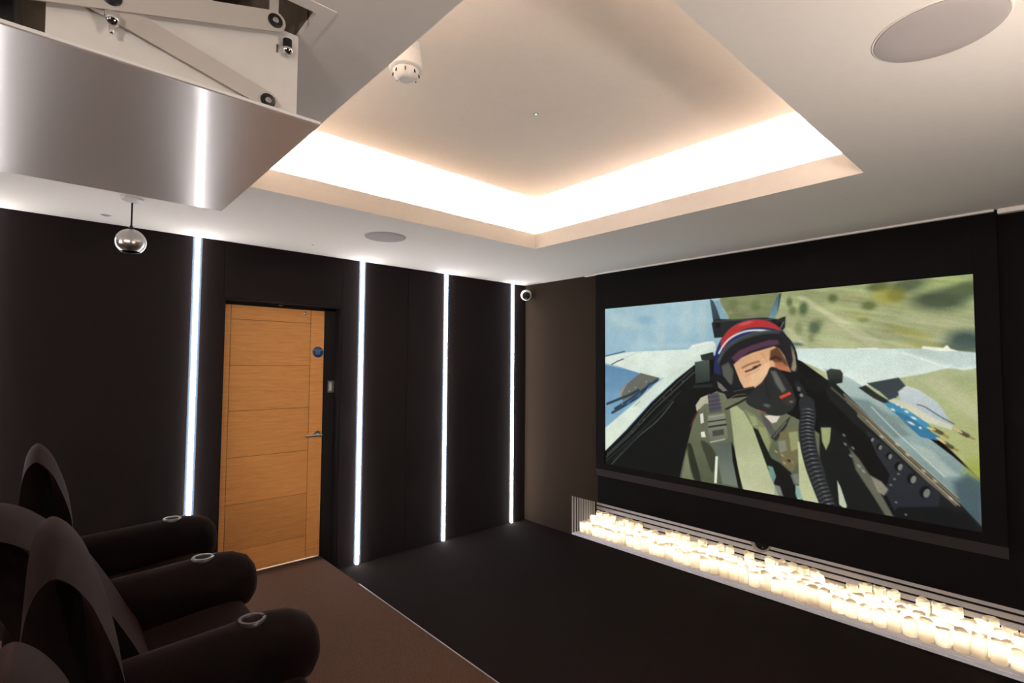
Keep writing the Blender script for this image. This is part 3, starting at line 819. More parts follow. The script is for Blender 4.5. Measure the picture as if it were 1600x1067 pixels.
("p",(112,106,74),[(0.5933,0.6909),(0.6326,0.6596),(0.6416,0.7251),(0.6378,0.8233),(0.6246,0.8754),(0.6021,0.8506),(0.5895,0.7728)],0.00172,1.0,0,None),
("p",(156,160,112),[(0.6163,0.6869),(0.6388,0.6769),(0.6414,0.7556),(0.6221,0.7781)],0.00172,0.8,0,None),
("p",(136,140,128),[(0.588,0.7356),(0.6079,0.7255),(0.6108,0.7744),(0.5927,0.7908)],0.00172,0.8,0,None),
("b",(196,160,104),[0.5992,0.8018],0.0052,0.0026,30,0.8),
("b",(196,160,104),[0.6122,0.8173],0.0052,0.0026,30,0.8),
("b",(196,160,104),[0.5827,0.7868],0.0052,0.0026,30,0.8),
("b",(196,160,104),[0.6218,0.8272],0.0052,0.0026,30,0.8),
("b",(196,160,104),[0.6039,0.8378],0.0052,0.0026,30,0.8),
("b",(30,30,26),[0.6154,0.8226],0.0069,0.0034,30,0.9),
("p",(14,17,15),[(0.5639,0.8193),(0.5923,0.8407),(0.6246,0.8877),(0.6398,0.9682),(0.6425,1.0336),(0.6074,1.0277),(0.5784,0.9254)],0.00259,1.0,0,None),
("p",(118,158,146),[(0.5602,0.8613),(0.5738,0.8641),(0.5819,0.9088),(0.5749,0.9452),(0.565,0.9104)],0.00172,0.9,0,None),
("p",(150,156,146),[(0.5765,0.951),(0.5915,0.9526),(0.5995,0.9996),(0.5779,1.0005)],0.00259,0.8,0,None),
("p",(150,184,172),[(0.6306,0.9347),(0.6432,0.9369),(0.6491,0.9892),(0.6364,1.0116),(0.6303,0.9773)],0.00172,0.9,0,None),
("p",(128,136,128),[(0.6181,0.8894),(0.6374,0.8781),(0.6402,0.9257),(0.6274,0.9356)],0.00259,0.8,0,None),
("p",(190,196,152),[(0.6385,0.7258),(0.651,0.7294),(0.6566,0.8126),(0.6683,0.8994),(0.6916,1.0045),(0.6489,1.0073),(0.6401,0.9379)],0.00155,1.0,0,None),
("p",(98,108,98),[(0.4078,0.7913),(0.4544,0.7684),(0.4653,0.859),(0.4794,0.9934),(0.4303,0.9917),(0.4191,0.8905)],0.00138,1,0,((84,94,86),(112,122,108))),
("p",(14,17,14),[(0.4583,0.761),(0.4656,0.7927),(0.4798,0.9211),(0.4886,1.0036),(0.4775,1.0005),(0.4615,0.8599)],0.00138,1.0,0,None),
("p",(228,230,214),[(0.4094,0.8521),(0.4173,0.8503),(0.4127,0.9936),(0.4048,0.996)],0.00138,1.0,0,None),
("p",(82,78,90),[(0.3869,0.5228),(0.421,0.5098),(0.4303,0.6075),(0.3925,0.6224)],0.00138,1.0,0,None),
("l",(54,50,60),[(0.3889,0.5399),(0.4248,0.5266)],0.00138,0.00103,0.8,1,0.00138),
("l",(54,50,60),[(0.39,0.5606),(0.4267,0.5468)],0.00138,0.00103,0.8,1,0.00138),
("l",(54,50,60),[(0.3911,0.5812),(0.4285,0.567)],0.00138,0.00103,0.8,1,0.00138),
("l",(54,50,60),[(0.3922,0.6018),(0.4304,0.5872)],0.00138,0.00103,0.8,1,0.00138),
("p",(122,124,106),[(0.3864,0.637),(0.4399,0.6165),(0.4489,0.7427),(0.4353,0.7654),(0.3938,0.7873),(0.3881,0.7127)],0.00138,1,0,((142,144,126),(104,106,90))),
("l",(40,42,36),[(0.3883,0.6713),(0.4417,0.6499)],0.00172,0.00086,1.0,1,0.00172),
("l",(44,46,40),[(0.3902,0.6986),(0.4434,0.6766)],0.00259,0.00103,1.0,1,0.00259),
("p",(70,72,62),[(0.4001,0.7175),(0.4356,0.7014),(0.4374,0.7314),(0.402,0.748)],0.00103,1.0,0,None),
("l",(190,192,176),[(0.3938,0.7804),(0.4392,0.7546)],0.00129,0.00086,1.0,1,0.00129),
("l",(170,172,156),[(0.3924,0.6466),(0.436,0.6271)],0.00129,0.00086,0.8,1,0.00129),
("p",(38,46,92),[(0.4133,0.4693),(0.4076,0.3939),(0.412,0.3112),(0.4262,0.2395),(0.4499,0.1796),(0.4804,0.1417),(0.5173,0.1256),(0.5528,0.1294),(0.5836,0.1518),(0.6067,0.1919),(0.6228,0.243),(0.6321,0.29),(0.6379,0.3735),(0.6247,0.4202),(0.4289,0.482)],0.00155,1,1,((44,52,104),(28,36,78))),
("p",(186,52,46),[(0.4302,0.2363),(0.4498,0.183),(0.4804,0.1451),(0.5173,0.1289),(0.5563,0.133),(0.5836,0.155),(0.6034,0.1916),(0.5766,0.1767),(0.5385,0.167),(0.4988,0.1768),(0.465,0.2111),(0.4378,0.2708)],0.00172,0.95,1,None),
("l",(226,222,214),[(0.424,0.2977),(0.4437,0.2438),(0.4726,0.2049),(0.5097,0.1843),(0.549,0.1841),(0.5833,0.1964)],0.00276,0.00121,0.95,1,0.00276),
("b",(226,120,110),[0.5063,0.1443],0.0241,0.0052,-14,0.5),
("p",(26,26,30),[(0.4258,0.332),(0.4455,0.2778),(0.4799,0.2355),(0.524,0.2116),(0.5662,0.2015),(0.5967,0.2037),(0.6195,0.2397),(0.6352,0.3025),(0.6411,0.3734),(0.6346,0.3951),(0.6184,0.4018),(0.6,0.4525),(0.54,0.4944),(0.4672,0.4996),(0.4406,0.4813),(0.4293,0.4105)],0.00172,1.0,0,None),
("p",(188,176,138),[(0.6258,0.265),(0.6367,0.3149),(0.6412,0.3642),(0.6346,0.392),(0.625,0.383),(0.6302,0.3334)],0.00259,0.7,0,None),
("p",(120,124,108),[(0.4315,0.3661),(0.4528,0.3457),(0.4678,0.3926),(0.4637,0.4597),(0.4406,0.4745)],0.00431,0.6,0,None),
("p",(222,174,132),[(0.468,0.3591),(0.4869,0.3257),(0.5235,0.2967),(0.5588,0.2783),(0.5828,0.2664),(0.5962,0.2795),(0.6092,0.3144),(0.6186,0.3644),(0.6249,0.3954),(0.5752,0.3903),(0.5579,0.4227),(0.5401,0.475),(0.5006,0.4907),(0.4862,0.4453)],0.00207,1,0,((214,164,122),(226,180,140))),
("p",(96,58,80),[(0.4606,0.3255),(0.4834,0.2857),(0.5237,0.2574),(0.5694,0.2338),(0.5931,0.2351),(0.5963,0.2574),(0.5519,0.2716),(0.5127,0.2931),(0.4756,0.3457)],0.00345,0.85,0,None),
("p",(82,52,34),[(0.5725,0.2883),(0.5912,0.2699),(0.6027,0.3018),(0.6155,0.3457),(0.6186,0.3706),(0.5956,0.3646),(0.5823,0.3457),(0.5705,0.3266)],0.00345,0.9,0,None),
("p",(176,108,70),[(0.5823,0.3457),(0.6024,0.3457),(0.6218,0.3768),(0.6249,0.3954),(0.5854,0.39)],0.00345,0.9,0,None),
("p",(236,196,152),[(0.5157,0.3916),(0.5443,0.3716),(0.5653,0.3457),(0.5719,0.3712),(0.5579,0.4163),(0.5367,0.4558),(0.5152,0.4766)],0.00517,0.7,0,None),
("l",(118,74,50),[(0.494,0.3755),(0.5159,0.3555),(0.541,0.3425)],0.00224,0.00207,0.8,1,0.00224),
("l",(66,40,32),[(0.503,0.3951),(0.523,0.3816),(0.5444,0.3586)],0.00224,0.00172,0.95,1,0.00224),
("b",(44,26,24),[0.5302,0.3717],0.0086,0.0038,-24,0.9),
("l",(196,136,98),[(0.5029,0.4182),(0.5229,0.4012),(0.5407,0.3813)],0.00172,0.00172,0.6,1,0.00172),
("l",(40,24,20),[(0.5722,0.333),(0.5858,0.3204),(0.5991,0.3332)],0.00259,0.00241,0.8,1,0.00259),
("l",(196,142,104),[(0.5482,0.3005),(0.5568,0.3264),(0.5635,0.3457)],0.00207,0.00207,0.6,1,0.00207),
("l",(58,66,60),[(0.4218,0.3457),(0.4455,0.2778),(0.4799,0.2355),(0.524,0.2083),(0.5663,0.1951),(0.6001,0.1977)],0.00431,0.00138,1.0,1,0.00431),
("l",(104,112,100),[(0.4218,0.3388),(0.4456,0.2676),(0.48,0.2254),(0.5241,0.1985),(0.5663,0.1855)],0.00121,0.00103,0.7,1,0.00121),
("l",(20,20,22),[(0.6001,0.1977),(0.6228,0.2399),(0.6369,0.2964),(0.6426,0.3826)],0.00259,0.00138,1.0,1,0.00259),
("p",(16,18,20),[(0.3935,0.4219),(0.4135,0.4075),(0.4409,0.4271),(0.4598,0.4734),(0.4822,0.4986),(0.4671,0.5264),(0.417,0.5033)],0.00207,1.0,0,None),
("p",(150,140,136),[(0.4173,0.4485),(0.429,0.4616),(0.4558,0.5072),(0.4481,0.5213),(0.4211,0.4825)],0.00172,0.7,0,None),
("p",(22,24,24),[(0.4366,0.5019),(0.486,0.485),(0.526,0.4694),(0.5294,0.4951),(0.5041,0.5232),(0.448,0.5415)],0.00138,1.0,0,None),
("l",(92,92,84),[(0.4672,0.4996),(0.5224,0.4761)],0.00121,0.00086,0.7,1,0.00121),
("l",(120,104,78),[(0.448,0.5482),(0.4746,0.5191),(0.5005,0.5104)],0.00129,0.00103,0.8,1,0.00129),
("l",(26,26,24),[(0.4439,0.5958),(0.4818,0.5582),(0.5077,0.5295)],0.00259,0.00138,1.0,1,0.00259),
("b",(112,108,100),[0.467,0.5464],0.0138,0.0052,-15,0.6),
("p",(38,40,40),[(0.5295,0.4757),(0.5473,0.4488),(0.5614,0.4098),(0.5702,0.3744),(0.5821,0.3711),(0.5987,0.3897),(0.6181,0.4391),(0.6307,0.4878),(0.6367,0.5365),(0.6236,0.581),(0.5939,0.6096),(0.5636,0.6072),(0.5324,0.5854),(0.5075,0.5622),(0.5041,0.5298)],0.00155,1,1,None),
("p",(112,114,104),[(0.5718,0.3903),(0.5854,0.39),(0.5984,0.4337),(0.6113,0.483),(0.6013,0.4962),(0.5849,0.4533)],0.00431,0.8,0,None),
("p",(16,17,18),[(0.5955,0.3835),(0.6181,0.4328),(0.6339,0.4876),(0.6438,0.4378),(0.6596,0.4249),(0.6505,0.3886),(0.6249,0.3954)],0.00207,1.0,0,None),
("b",(126,128,122),[0.5604,0.5631],0.0103,0.0052,10,0.6),
("l",(18,18,18),[(0.5578,0.4291),(0.5609,0.4865),(0.5675,0.5242)],0.00172,0.00172,0.7,1,0.00172),
("p",(202,74,42),[(0.5929,0.5157),(0.621,0.4885),(0.6258,0.5005),(0.5978,0.5278)],0.00103,1.0,0,None),
("p",(52,46,44),[(0.5978,0.5309),(0.6273,0.5035),(0.6367,0.5365),(0.614,0.5635)],0.00138,1.0,0,None),
("b",(150,146,138),[0.6239,0.5377],0.0052,0.0034,0,0.6),
("l",(210,92,50),[(0.5359,0.5883),(0.5567,0.5985)],0.00129,0.00086,0.8,1,0.00129),
("l",(30,32,34),[(0.6405,0.4503),(0.6529,0.4862),(0.6618,0.5401)],0.00776,0.00172,1.0,1,0.00776),
("b",(160,160,152),[0.6496,0.5047],0.0052,0.0052,0,0.8),
("b",(120,122,118),[0.6435,0.4746],0.0052,0.0069,0,0.7),
("l",(40,42,44),[(0.6618,0.5401),(0.6645,0.6002),(0.6608,0.6671),(0.6648,0.7507),(0.6749,0.832),(0.6894,0.911),(0.7065,0.9935),(0.712,1.0322)],0.01897,0.00138,1,1,0.02069),
("l",(94,98,100),[(0.6507,0.5748),(0.6647,0.567),(0.6784,0.5743)],0.00129,0.00103,0.75,1,0.00129),
("b",(158,160,158),[0.667,0.5682],0.0052,0.0017,0,0.55),
("l",(14,15,17),[(0.649,0.5813),(0.6646,0.5748),(0.6799,0.5805)],0.00121,0.00086,0.85,1,0.00121),
("l",(94,98,100),[(0.6501,0.5919),(0.6641,0.584),(0.6779,0.5911)],0.00129,0.00103,0.75,1,0.00129),
("b",(158,160,158),[0.6665,0.5852],0.0052,0.0017,0,0.55),
("l",(14,15,17),[(0.6485,0.5984),(0.6641,0.5918),(0.6794,0.5974)],0.00121,0.00086,0.85,1,0.00121),
("l",(94,98,100),[(0.6495,0.609),(0.6636,0.6009),(0.6773,0.608)],0.00129,0.00103,0.75,1,0.00129),
("b",(158,160,158),[0.6659,0.6021],0.0052,0.0017,0,0.55),
("l",(14,15,17),[(0.6479,0.6155),(0.6635,0.6088),(0.6788,0.6142)],0.00121,0.00086,0.85,1,0.00121),
("l",(94,98,100),[(0.649,0.6261),(0.663,0.6179),(0.6768,0.6248)],0.00129,0.00103,0.75,1,0.00129),
("b",(158,160,158),[0.6653,0.6191],0.0052,0.0017,0,0.55),
("l",(14,15,17),[(0.6473,0.6326),(0.663,0.6258),(0.6782,0.631)],0.00121,0.00086,0.85,1,0.00121),
("l",(94,98,100),[(0.6485,0.6446),(0.6626,0.6349),(0.6764,0.6403)],0.00129,0.00103,0.75,1,0.00129),
("b",(158,160,158),[0.6649,0.636],0.0052,0.0017,0,0.55),
("l",(14,15,17),[(0.6469,0.6512),(0.6626,0.6427),(0.6779,0.6463)],0.00121,0.00086,0.85,1,0.00121),
("l",(94,98,100),[(0.6484,0.6616),(0.6625,0.6518),(0.6763,0.6571)],0.00129,0.00103,0.75,1,0.00129),
("b",(158,160,158),[0.6648,0.6529],0.0052,0.0017,0,0.55),
("l",(14,15,17),[(0.6468,0.6683),(0.6624,0.6596),(0.6778,0.6631)],0.00121,0.00086,0.85,1,0.00121),
("l",(94,98,100),[(0.6483,0.6786),(0.6624,0.6687),(0.6762,0.6739)],0.00129,0.00103,0.75,1,0.00129),
("b",(158,160,158),[0.6647,0.6698],0.0052,0.0017,0,0.55),
("l",(14,15,17),[(0.6467,0.6853),(0.6623,0.6765),(0.6776,0.6799)],0.00121,0.00086,0.85,1,0.00121),
("l",(94,98,100),[(0.6482,0.6957),(0.6623,0.6856),(0.676,0.6906)],0.00129,0.00103,0.75,1,0.00129),
("b",(158,160,158),[0.6646,0.6867],0.0052,0.0017,0,0.55),
("l",(14,15,17),[(0.6465,0.7023),(0.6622,0.6934),(0.6775,0.6966)],0.00121,0.00086,0.85,1,0.00121),
("l",(94,98,100),[(0.6493,0.7176),(0.6632,0.7037),(0.6769,0.705)],0.00129,0.00103,0.75,1,0.00129),
("b",(158,160,158),[0.6655,0.7048],0.0052,0.0017,0,0.55),
("l",(14,15,17),[(0.6476,0.7247),(0.6632,0.7116),(0.6783,0.7106)],0.00121,0.00086,0.85,1,0.00121),
("l",(94,98,100),[(0.6504,0.736),(0.6644,0.722),(0.678,0.7232)],0.00129,0.00103,0.75,1,0.00129),
("b",(158,160,158),[0.6667,0.7231],0.0052,0.0017,0,0.55),
("l",(14,15,17),[(0.6488,0.7431),(0.6643,0.7299),(0.6795,0.7288)],0.00121,0.00086,0.85,1,0.00121),
("l",(94,98,100),[(0.6516,0.7544),(0.6655,0.7403),(0.6791,0.7413)],0.00129,0.00103,0.75,1,0.00129),
("b",(158,160,158),[0.6678,0.7413],0.0052,0.0017,0,0.55),
("l",(14,15,17),[(0.65,0.7615),(0.6655,0.7481),(0.6806,0.7469)],0.00121,0.00086,0.85,1,0.00121),
("l",(94,98,100),[(0.6534,0.776),(0.667,0.7589),(0.6804,0.757)],0.00129,0.00103,0.75,1,0.00129),
("b",(158,160,158),[0.6693,0.7599],0.0052,0.0017,0,0.55),
("l",(14,15,17),[(0.6518,0.7834),(0.667,0.7668),(0.6818,0.7622)],0.00121,0.00086,0.85,1,0.00121),
("l",(94,98,100),[(0.6559,0.7957),(0.6695,0.7785),(0.6828,0.7765)],0.00129,0.00103,0.75,1,0.00129),
("b",(158,160,158),[0.6718,0.7795],0.0052,0.0017,0,0.55),
("l",(14,15,17),[(0.6543,0.8032),(0.6694,0.7863),(0.6842,0.7817)],0.00121,0.00086,0.85,1,0.00121),
("l",(94,98,100),[(0.6583,0.8154),(0.6719,0.7981),(0.6851,0.7959)],0.00129,0.00103,0.75,1,0.00129),
("b",(158,160,158),[0.6742,0.799],0.0052,0.0017,0,0.55),
("l",(14,15,17),[(0.6568,0.8228),(0.6718,0.8059),(0.6866,0.801)],0.00121,0.00086,0.85,1,0.00121),
("l",(94,98,100),[(0.6608,0.8349),(0.6743,0.8175),(0.6875,0.8152)],0.00129,0.00103,0.75,1,0.00129),
("b",(158,160,158),[0.6766,0.8185],0.0052,0.0017,0,0.55),
("l",(14,15,17),[(0.6592,0.8424),(0.6742,0.8253),(0.6889,0.8204)],0.00121,0.00086,0.85,1,0.00121),
("l",(94,98,100),[(0.6641,0.8562),(0.6773,0.8368),(0.6902,0.8324)],0.00129,0.00103,0.75,1,0.00129),
("b",(158,160,158),[0.6796,0.8377],0.0052,0.0017,0,0.55),
("l",(14,15,17),[(0.6626,0.8638),(0.6772,0.8445),(0.6916,0.8374)],0.00121,0.00086,0.85,1,0.00121),
("l",(94,98,100),[(0.6674,0.8754),(0.6805,0.8559),(0.6934,0.8514)],0.00129,0.00103,0.75,1,0.00129),
("b",(158,160,158),[0.6828,0.8568],0.0052,0.0017,0,0.55),
("l",(14,15,17),[(0.6659,0.883),(0.6805,0.8636),(0.6948,0.8563)],0.00121,0.00086,0.85,1,0.00121),
("l",(94,98,100),[(0.6707,0.8945),(0.6838,0.8749),(0.6966,0.8704)],0.00129,0.00103,0.75,1,0.00129),
("b",(158,160,158),[0.686,0.8758],0.0052,0.0017,0,0.55),
("l",(14,15,17),[(0.6692,0.9022),(0.6837,0.8827),(0.6979,0.8752)],0.00121,0.00086,0.85,1,0.00121),
("l",(94,98,100),[(0.6743,0.9149),(0.6871,0.8937),(0.6995,0.8874)],0.00129,0.00103,0.75,1,0.00129),
("b",(158,160,158),[0.6893,0.8945],0.0052,0.0017,0,0.55),
("l",(14,15,17),[(0.6728,0.9227),(0.687,0.9013),(0.7008,0.8921)],0.00121,0.00086,0.85,1,0.00121),
("l",(94,98,100),[(0.678,0.9321),(0.6907,0.9108),(0.7031,0.9044)],0.00129,0.00103,0.75,1,0.00129),
("b",(158,160,158),[0.6929,0.9116],0.0052,0.0017,0,0.55),
("l",(14,15,17),[(0.6765,0.9399),(0.6906,0.9184),(0.7044,0.909)],0.00121,0.00086,0.85,1,0.00121),
("l",(94,98,100),[(0.6817,0.9492),(0.6943,0.9278),(0.7067,0.9213)],0.00129,0.00103,0.75,1,0.00129),
("b",(158,160,158),[0.6965,0.9286],0.0052,0.0017,0,0.55),
("l",(14,15,17),[(0.6802,0.957),(0.6942,0.9354),(0.708,0.9259)],0.00121,0.00086,0.85,1,0.00121),
("l",(94,98,100),[(0.6853,0.9662),(0.6979,0.9447),(0.7102,0.9382)],0.00129,0.00103,0.75,1,0.00129),
("b",(158,160,158),[0.7001,0.9455],0.0052,0.0017,0,0.55),
("l",(14,15,17),[(0.6839,0.974),(0.6978,0.9524),(0.7115,0.9428)],0.00121,0.00086,0.85,1,0.00121),
("l",(94,98,100),[(0.6885,0.9823),(0.7013,0.9617),(0.7137,0.956)],0.00129,0.00103,0.75,1,0.00129),
("b",(158,160,158),[0.7035,0.9624],0.0052,0.0017,0,0.55),
("l",(14,15,17),[(0.6871,0.99),(0.7012,0.9693),(0.715,0.9606)],0.00121,0.00086,0.85,1,0.00121),
("l",(94,98,100),[(0.6917,0.9993),(0.7044,0.9786),(0.7168,0.9728)],0.00129,0.00103,0.75,1,0.00129),
("b",(158,160,158),[0.7066,0.9794],0.0052,0.0017,0,0.55),
("l",(14,15,17),[(0.6903,1.007),(0.7044,0.9863),(0.7181,0.9774)],0.00121,0.00086,0.85,1,0.00121),
("l",(94,98,100),[(0.6949,1.0162),(0.7076,0.9955),(0.7199,0.9896)],0.00129,0.00103,0.75,1,0.00129),
("b",(158,160,158),[0.7098,0.9962],0.0052,0.0017,0,0.55),
("l",(14,15,17),[(0.6935,1.0239),(0.7075,1.0031),(0.7212,0.9942)],0.00121,0.00086,0.85,1,0.00121),
("l",(94,98,100),[(0.6981,1.0331),(0.7107,1.0123),(0.723,1.0063)],0.00129,0.00103,0.75,1,0.00129),
("b",(158,160,158),[0.7129,1.013],0.0052,0.0017,0,0.55),
("l",(14,15,17),[(0.6967,1.0408),(0.7106,1.0199),(0.7243,1.0109)],0.00121,0.00086,0.85,1,0.00121),
("p",(18,22,20),[(0.6917,0.6264),(0.7153,0.6346),(0.7576,0.7025),(0.7775,0.7833),(0.7965,0.918),(0.837,1.0188),(0.7294,1.0258),(0.71,0.9165),(0.6903,0.7926)],0.00259,1.0,0,None),
("p",(150,158,110),[(0.6945,0.6497),(0.7181,0.6459),(0.7147,0.7109),(0.7055,0.7538),(0.6969,0.7143)],0.00155,1.0,0,None),
("p",(186,194,168),[(0.7291,0.8818),(0.7361,0.9086),(0.7495,0.99),(0.7465,1.0081),(0.7325,0.9902)],0.00155,1.0,0,None),
("p",(112,112,96),[(0.7573,0.7311),(0.7776,0.772),(0.7998,0.8392),(0.8276,0.9353),(0.8448,0.9996),(0.8295,1.0054),(0.7992,0.9116),(0.7703,0.8247)],0.00345,0.85,0,None),
("p",(158,152,134),[(0.7998,0.8392),(0.8232,0.8601),(0.8357,0.8891),(0.8278,0.9189),(0.815,0.9065)],0.00259,0.85,0,None),
("b",(176,178,166),[0.749,0.7157],0.0052,0.0031,50,0.6),
("b",(176,178,166),[0.7598,0.7648],0.0052,0.0031,50,0.6),
("b",(176,178,166),[0.7773,0.806],0.0052,0.0031,50,0.6),
("b",(176,178,166),[0.7866,0.826],0.0052,0.0031,50,0.6),
("b",(176,178,166),[0.7466,0.6759],0.0052,0.0031,50,0.6),
("b",(176,178,166),[0.7656,0.7294],0.0052,0.0031,50,0.6),
("grain",0.03)
]
# the projected film frame: flat picture evaluated on a fine grid of the screen surface (u to the right, v down)
NU, NV = 720, 400
ASP = (SY0 - SY1) / (SZ1 - SZ0)
gu, gv = np.meshgrid((np.arange(NU) + .0) / (NU - 1), (np.arange(NV) + .0) / (NV - 1))
gx, gy = gu, gv / ASP          # square units, 1 = screen width
img = np.zeros((NV, NU, 3))
prng = np.random.default_rng(5)

def vnoise(x, y, seed):
    r = np.random.default_rng(seed).random((64, 64))
    xi, yi = np.floor(x).astype(int), np.floor(y).astype(int)
    fx, fy = x - xi, y - yi
    fx, fy = fx * fx * (3 - 2 * fx), fy * fy * (3 - 2 * fy)
    g = lambda a, b: r[b % 64, a % 64]
    return (g(xi, yi) * (1 - fx) + g(xi + 1, yi) * fx) * (1 - fy) + (g(xi, yi + 1) * (1 - fx) + g(xi + 1, yi + 1) * fx) * fy

def window(xa, xb, ya, yb, pad):
    i0, i1 = max(0, int((xa - pad) * (NU - 1))), min(NU, int((xb + pad) * (NU - 1)) + 2)
    j0, j1 = max(0, int((ya - pad) * ASP * (NV - 1))), min(NV, int((yb + pad) * ASP * (NV - 1)) + 2)
    return (slice(j0, j1), slice(i0, i1)) if i1 > i0 and j1 > j0 else None

def blend(wd, col, a):
    img[wd] = img[wd] * (1 - a[..., None]) + col * a[..., None]

def segdist(X, Y, a, b):
    dx, dy = b[0] - a[0], b[1] - a[1]
    t = np.clip(((X - a[0]) * dx + (Y - a[1]) * dy) / (dx * dx + dy * dy + 1e-12), 0, 1)
    return np.hypot(X - a[0] - t * dx, Y - a[1] - t * dy), t

def open_smooth(pts, k=5):
    P = [pts[0]] + list(pts) + [pts[-1]]
    out = []
    for i in range(1, len(P) - 2):
        p0, p1, p2, p3 = (np.array(P[i + d]) for d in (-1, 0, 1, 2))
        for s in range(k):
            t = s / k
            out.append(tuple(.5 * (2 * p1 + (p2 - p0) * t + (2 * p0 - 5 * p1 + 4 * p2 - p3) * t * t + (3 * p1 - p0 - 3 * p2 + p3) * t ** 3)))
    return out + [tuple(pts[-1])]

for it in PIC:
    k = it[0]
    if k == 'p':
        _, col, pts, soft, al, sm, grad = it
        P = [(u, v / ASP) for u, v in pts]
        if sm:
            P = smooth_poly(P, 5)
        xs_, ys_ = [p[0] for p in P], [p[1] for p in P]
        wd = window(min(xs_), max(xs_), min(ys_), max(ys_), 3 * soft)
        if not wd:
            continue
        X, Y = gx[wd], gy[wd]
        ins = np.zeros(X.shape, bool)
        D = np.full(X.shape, 9.)
        for i in range(len(P)):
            a, b = P[i], P[(i + 1) % len(P)]
            D = np.minimum(D, segdist(X, Y, a, b)[0])
            cr = (a[1] > Y) != (b[1] > Y)
            ins ^= cr & (X < (b[0] - a[0]) * (Y - a[1]) / (b[1] - a[1] + 1e-12) + a[0])
        A = np.clip(.5 + np.where(ins, D, -D) / (2 * soft), 0, 1)
        A = A * A * (3 - 2 * A) * al
        c = np.array(col, float)
        if grad:
            f = np.clip((Y - min(ys_)) / (max(ys_) - min(ys_)), 0, 1)[..., None]
            c = np.array(grad[0]) * (1 - f) + np.array(grad[1]) * f
        blend(wd, c, A)
    elif k == 'l':
        _, col, pts, w0, soft, al, sm, w1 = it
        P = [(u, v / ASP) for u, v in pts]
        if len(P) > 2 and sm:
            P = open_smooth(P)
        xs_, ys_ = [p[0] for p in P], [p[1] for p in P]
        wd = window(min(xs_), max(xs_), min(ys_), max(ys_), max(w0, w1) + 3 * soft)
        if not wd:
            continue
        X, Y = gx[wd], gy[wd]
        D = np.full(X.shape, 9.)
        n = len(P) - 1
        for i in range(n):
            d, t = segdist(X, Y, P[i], P[i + 1])
            D = np.minimum(D, d - (w0 + (w1 - w0) * (i + t) / n))
        A = np.clip(.5 - D / (2 * soft), 0, 1) * al
        blend(wd, np.array(col, float), A)
    elif k in ('b', 'b2'):
        _, col, c0, rx, ry, an, al = it
        m = max(rx, ry) * 2
        wd = window(c0[0], c0[0], c0[1] / ASP, c0[1] / ASP, m)
        if not wd:
            continue
        X, Y = gx[wd] - c0[0], gy[wd] - c0[1] / ASP
        ca, sa = math.cos(math.radians(an)), math.sin(math.radians(an))
        d = np.hypot((X * ca + Y * sa) / rx, (-X * sa + Y * ca) / ry)
        A = (np.clip((1.12 - d) / .24, 0, 1) if k == 'b2' else np.clip(1.45 - d, 0, 1) ** 1.5 * 1.1).clip(0, 1) * al
        blend(wd, np.array(col, float), A)
    elif k == 'streak':
        _, (u0, v0, u1, v1), seed, amt = it
        X, Y = gu, gv
        ang = .20 + .25 * (X - .6)
        s, t = X * np.cos(ang) + Y * np.sin(ang), -X * np.sin(ang) + Y * np.cos(ang)
        n = vnoise(s * 9, t * 60, seed) * .55 + vnoise(s * 22, t * 120, seed + 1) * .3 + vnoise(s * 4, t * 16, seed + 2) * .5 - .67
        mk = np.clip((X - u0) / .06, 0, 1) * np.clip((v1 - Y) / .03, 0, 1)
        img *= (1 + amt * 1.6 * n * mk)[..., None]
    elif k == 'grain':
        for _ in range(1):
            p_ = np.pad(img, ((1, 1), (1, 1), (0, 0)), mode='edge')
            img = (p_[:-2, 1:-1] + p_[2:, 1:-1] + p_[1:-1, :-2] + p_[1:-1, 2:] + 2.5 * img) / 6.5
        tone = vnoise(gu * 34, gv * 20, 41) * .5 + vnoise(gu * 80 + gv * 13, gv * 46, 42) * .35 + vnoise(gu * 12, gv * 9, 43) * .5 - .675
        img *= (1 + .09 * tone)[..., None]
        img *= 1 + it[1] * prng.standard_normal((NV, NU, 1))
img = np.clip(img, 0, 255) / 255
lin_img = np.where(img <= .04045, img / 12.92, ((img + .055) / 1.055) ** 2.4)
verts = np.empty((NV * NU, 3), np.float32)
verts[:, 0] = -.0145
verts[:, 1] = (SY0 + (SY1 - SY0) * gu).ravel() + 2.362
verts[:, 2] = (SZ1 + (SZ0 - SZ1) * gv).ravel() - .62
ii = (np.arange(NV - 1)[:, None] * NU + np.arange(NU - 1)[None, :]).ravel()
quads = np.stack([ii, ii + NU, ii + NU + 1, ii + 1], 1).astype(np.int32)
me = bpy.data.meshes.new('picture')
me.vertices.add(NV * NU)
me.vertices.foreach_set('co', verts.ravel())
nq = len(quads)
me.loops.add(nq * 4)
me.loops.foreach_set('vertex_index', quads.ravel())
me.polygons.add(nq)
me.polygons.foreach_set('loop_start', np.arange(0, nq * 4, 4, dtype=np.int32))
me.update(calc_edges=True)
ca_ = me.color_attributes.new('film', 'FLOAT_COLOR', 'POINT')
cols = np.ones((NV * NU, 4), np.float32)
cols[:, :3] = lin_img.reshape(-1, 3)
ca_.data.foreach_set('color', cols.ravel())
pm = bpy.data.materials.new('projected_picture')
pm.use_nodes = True
nt = pm.node_tree
nt.nodes.clear()
at = nt.nodes.new('ShaderNodeAttribute')
at.attribute_name = 'film'
em = nt.nodes.new('ShaderNodeEmission')
em.inputs[1].default_value = SCREEN
df = nt.nodes.new('ShaderNodeBsdfDiffuse')
df.inputs[0].default_value = (.012, .012, .012, 1)
ad = nt.nodes.new('ShaderNodeAddShader')
ou = nt.nodes.new('ShaderNodeOutputMaterial')
nt.links.new(at.outputs['Color'], em.inputs[0])
nt.links.new(em.outputs[0], ad.inputs[0])
nt.links.new(df.outputs[0], ad.inputs[1])
nt.links.new(ad.outputs[0], ou.inputs[0])
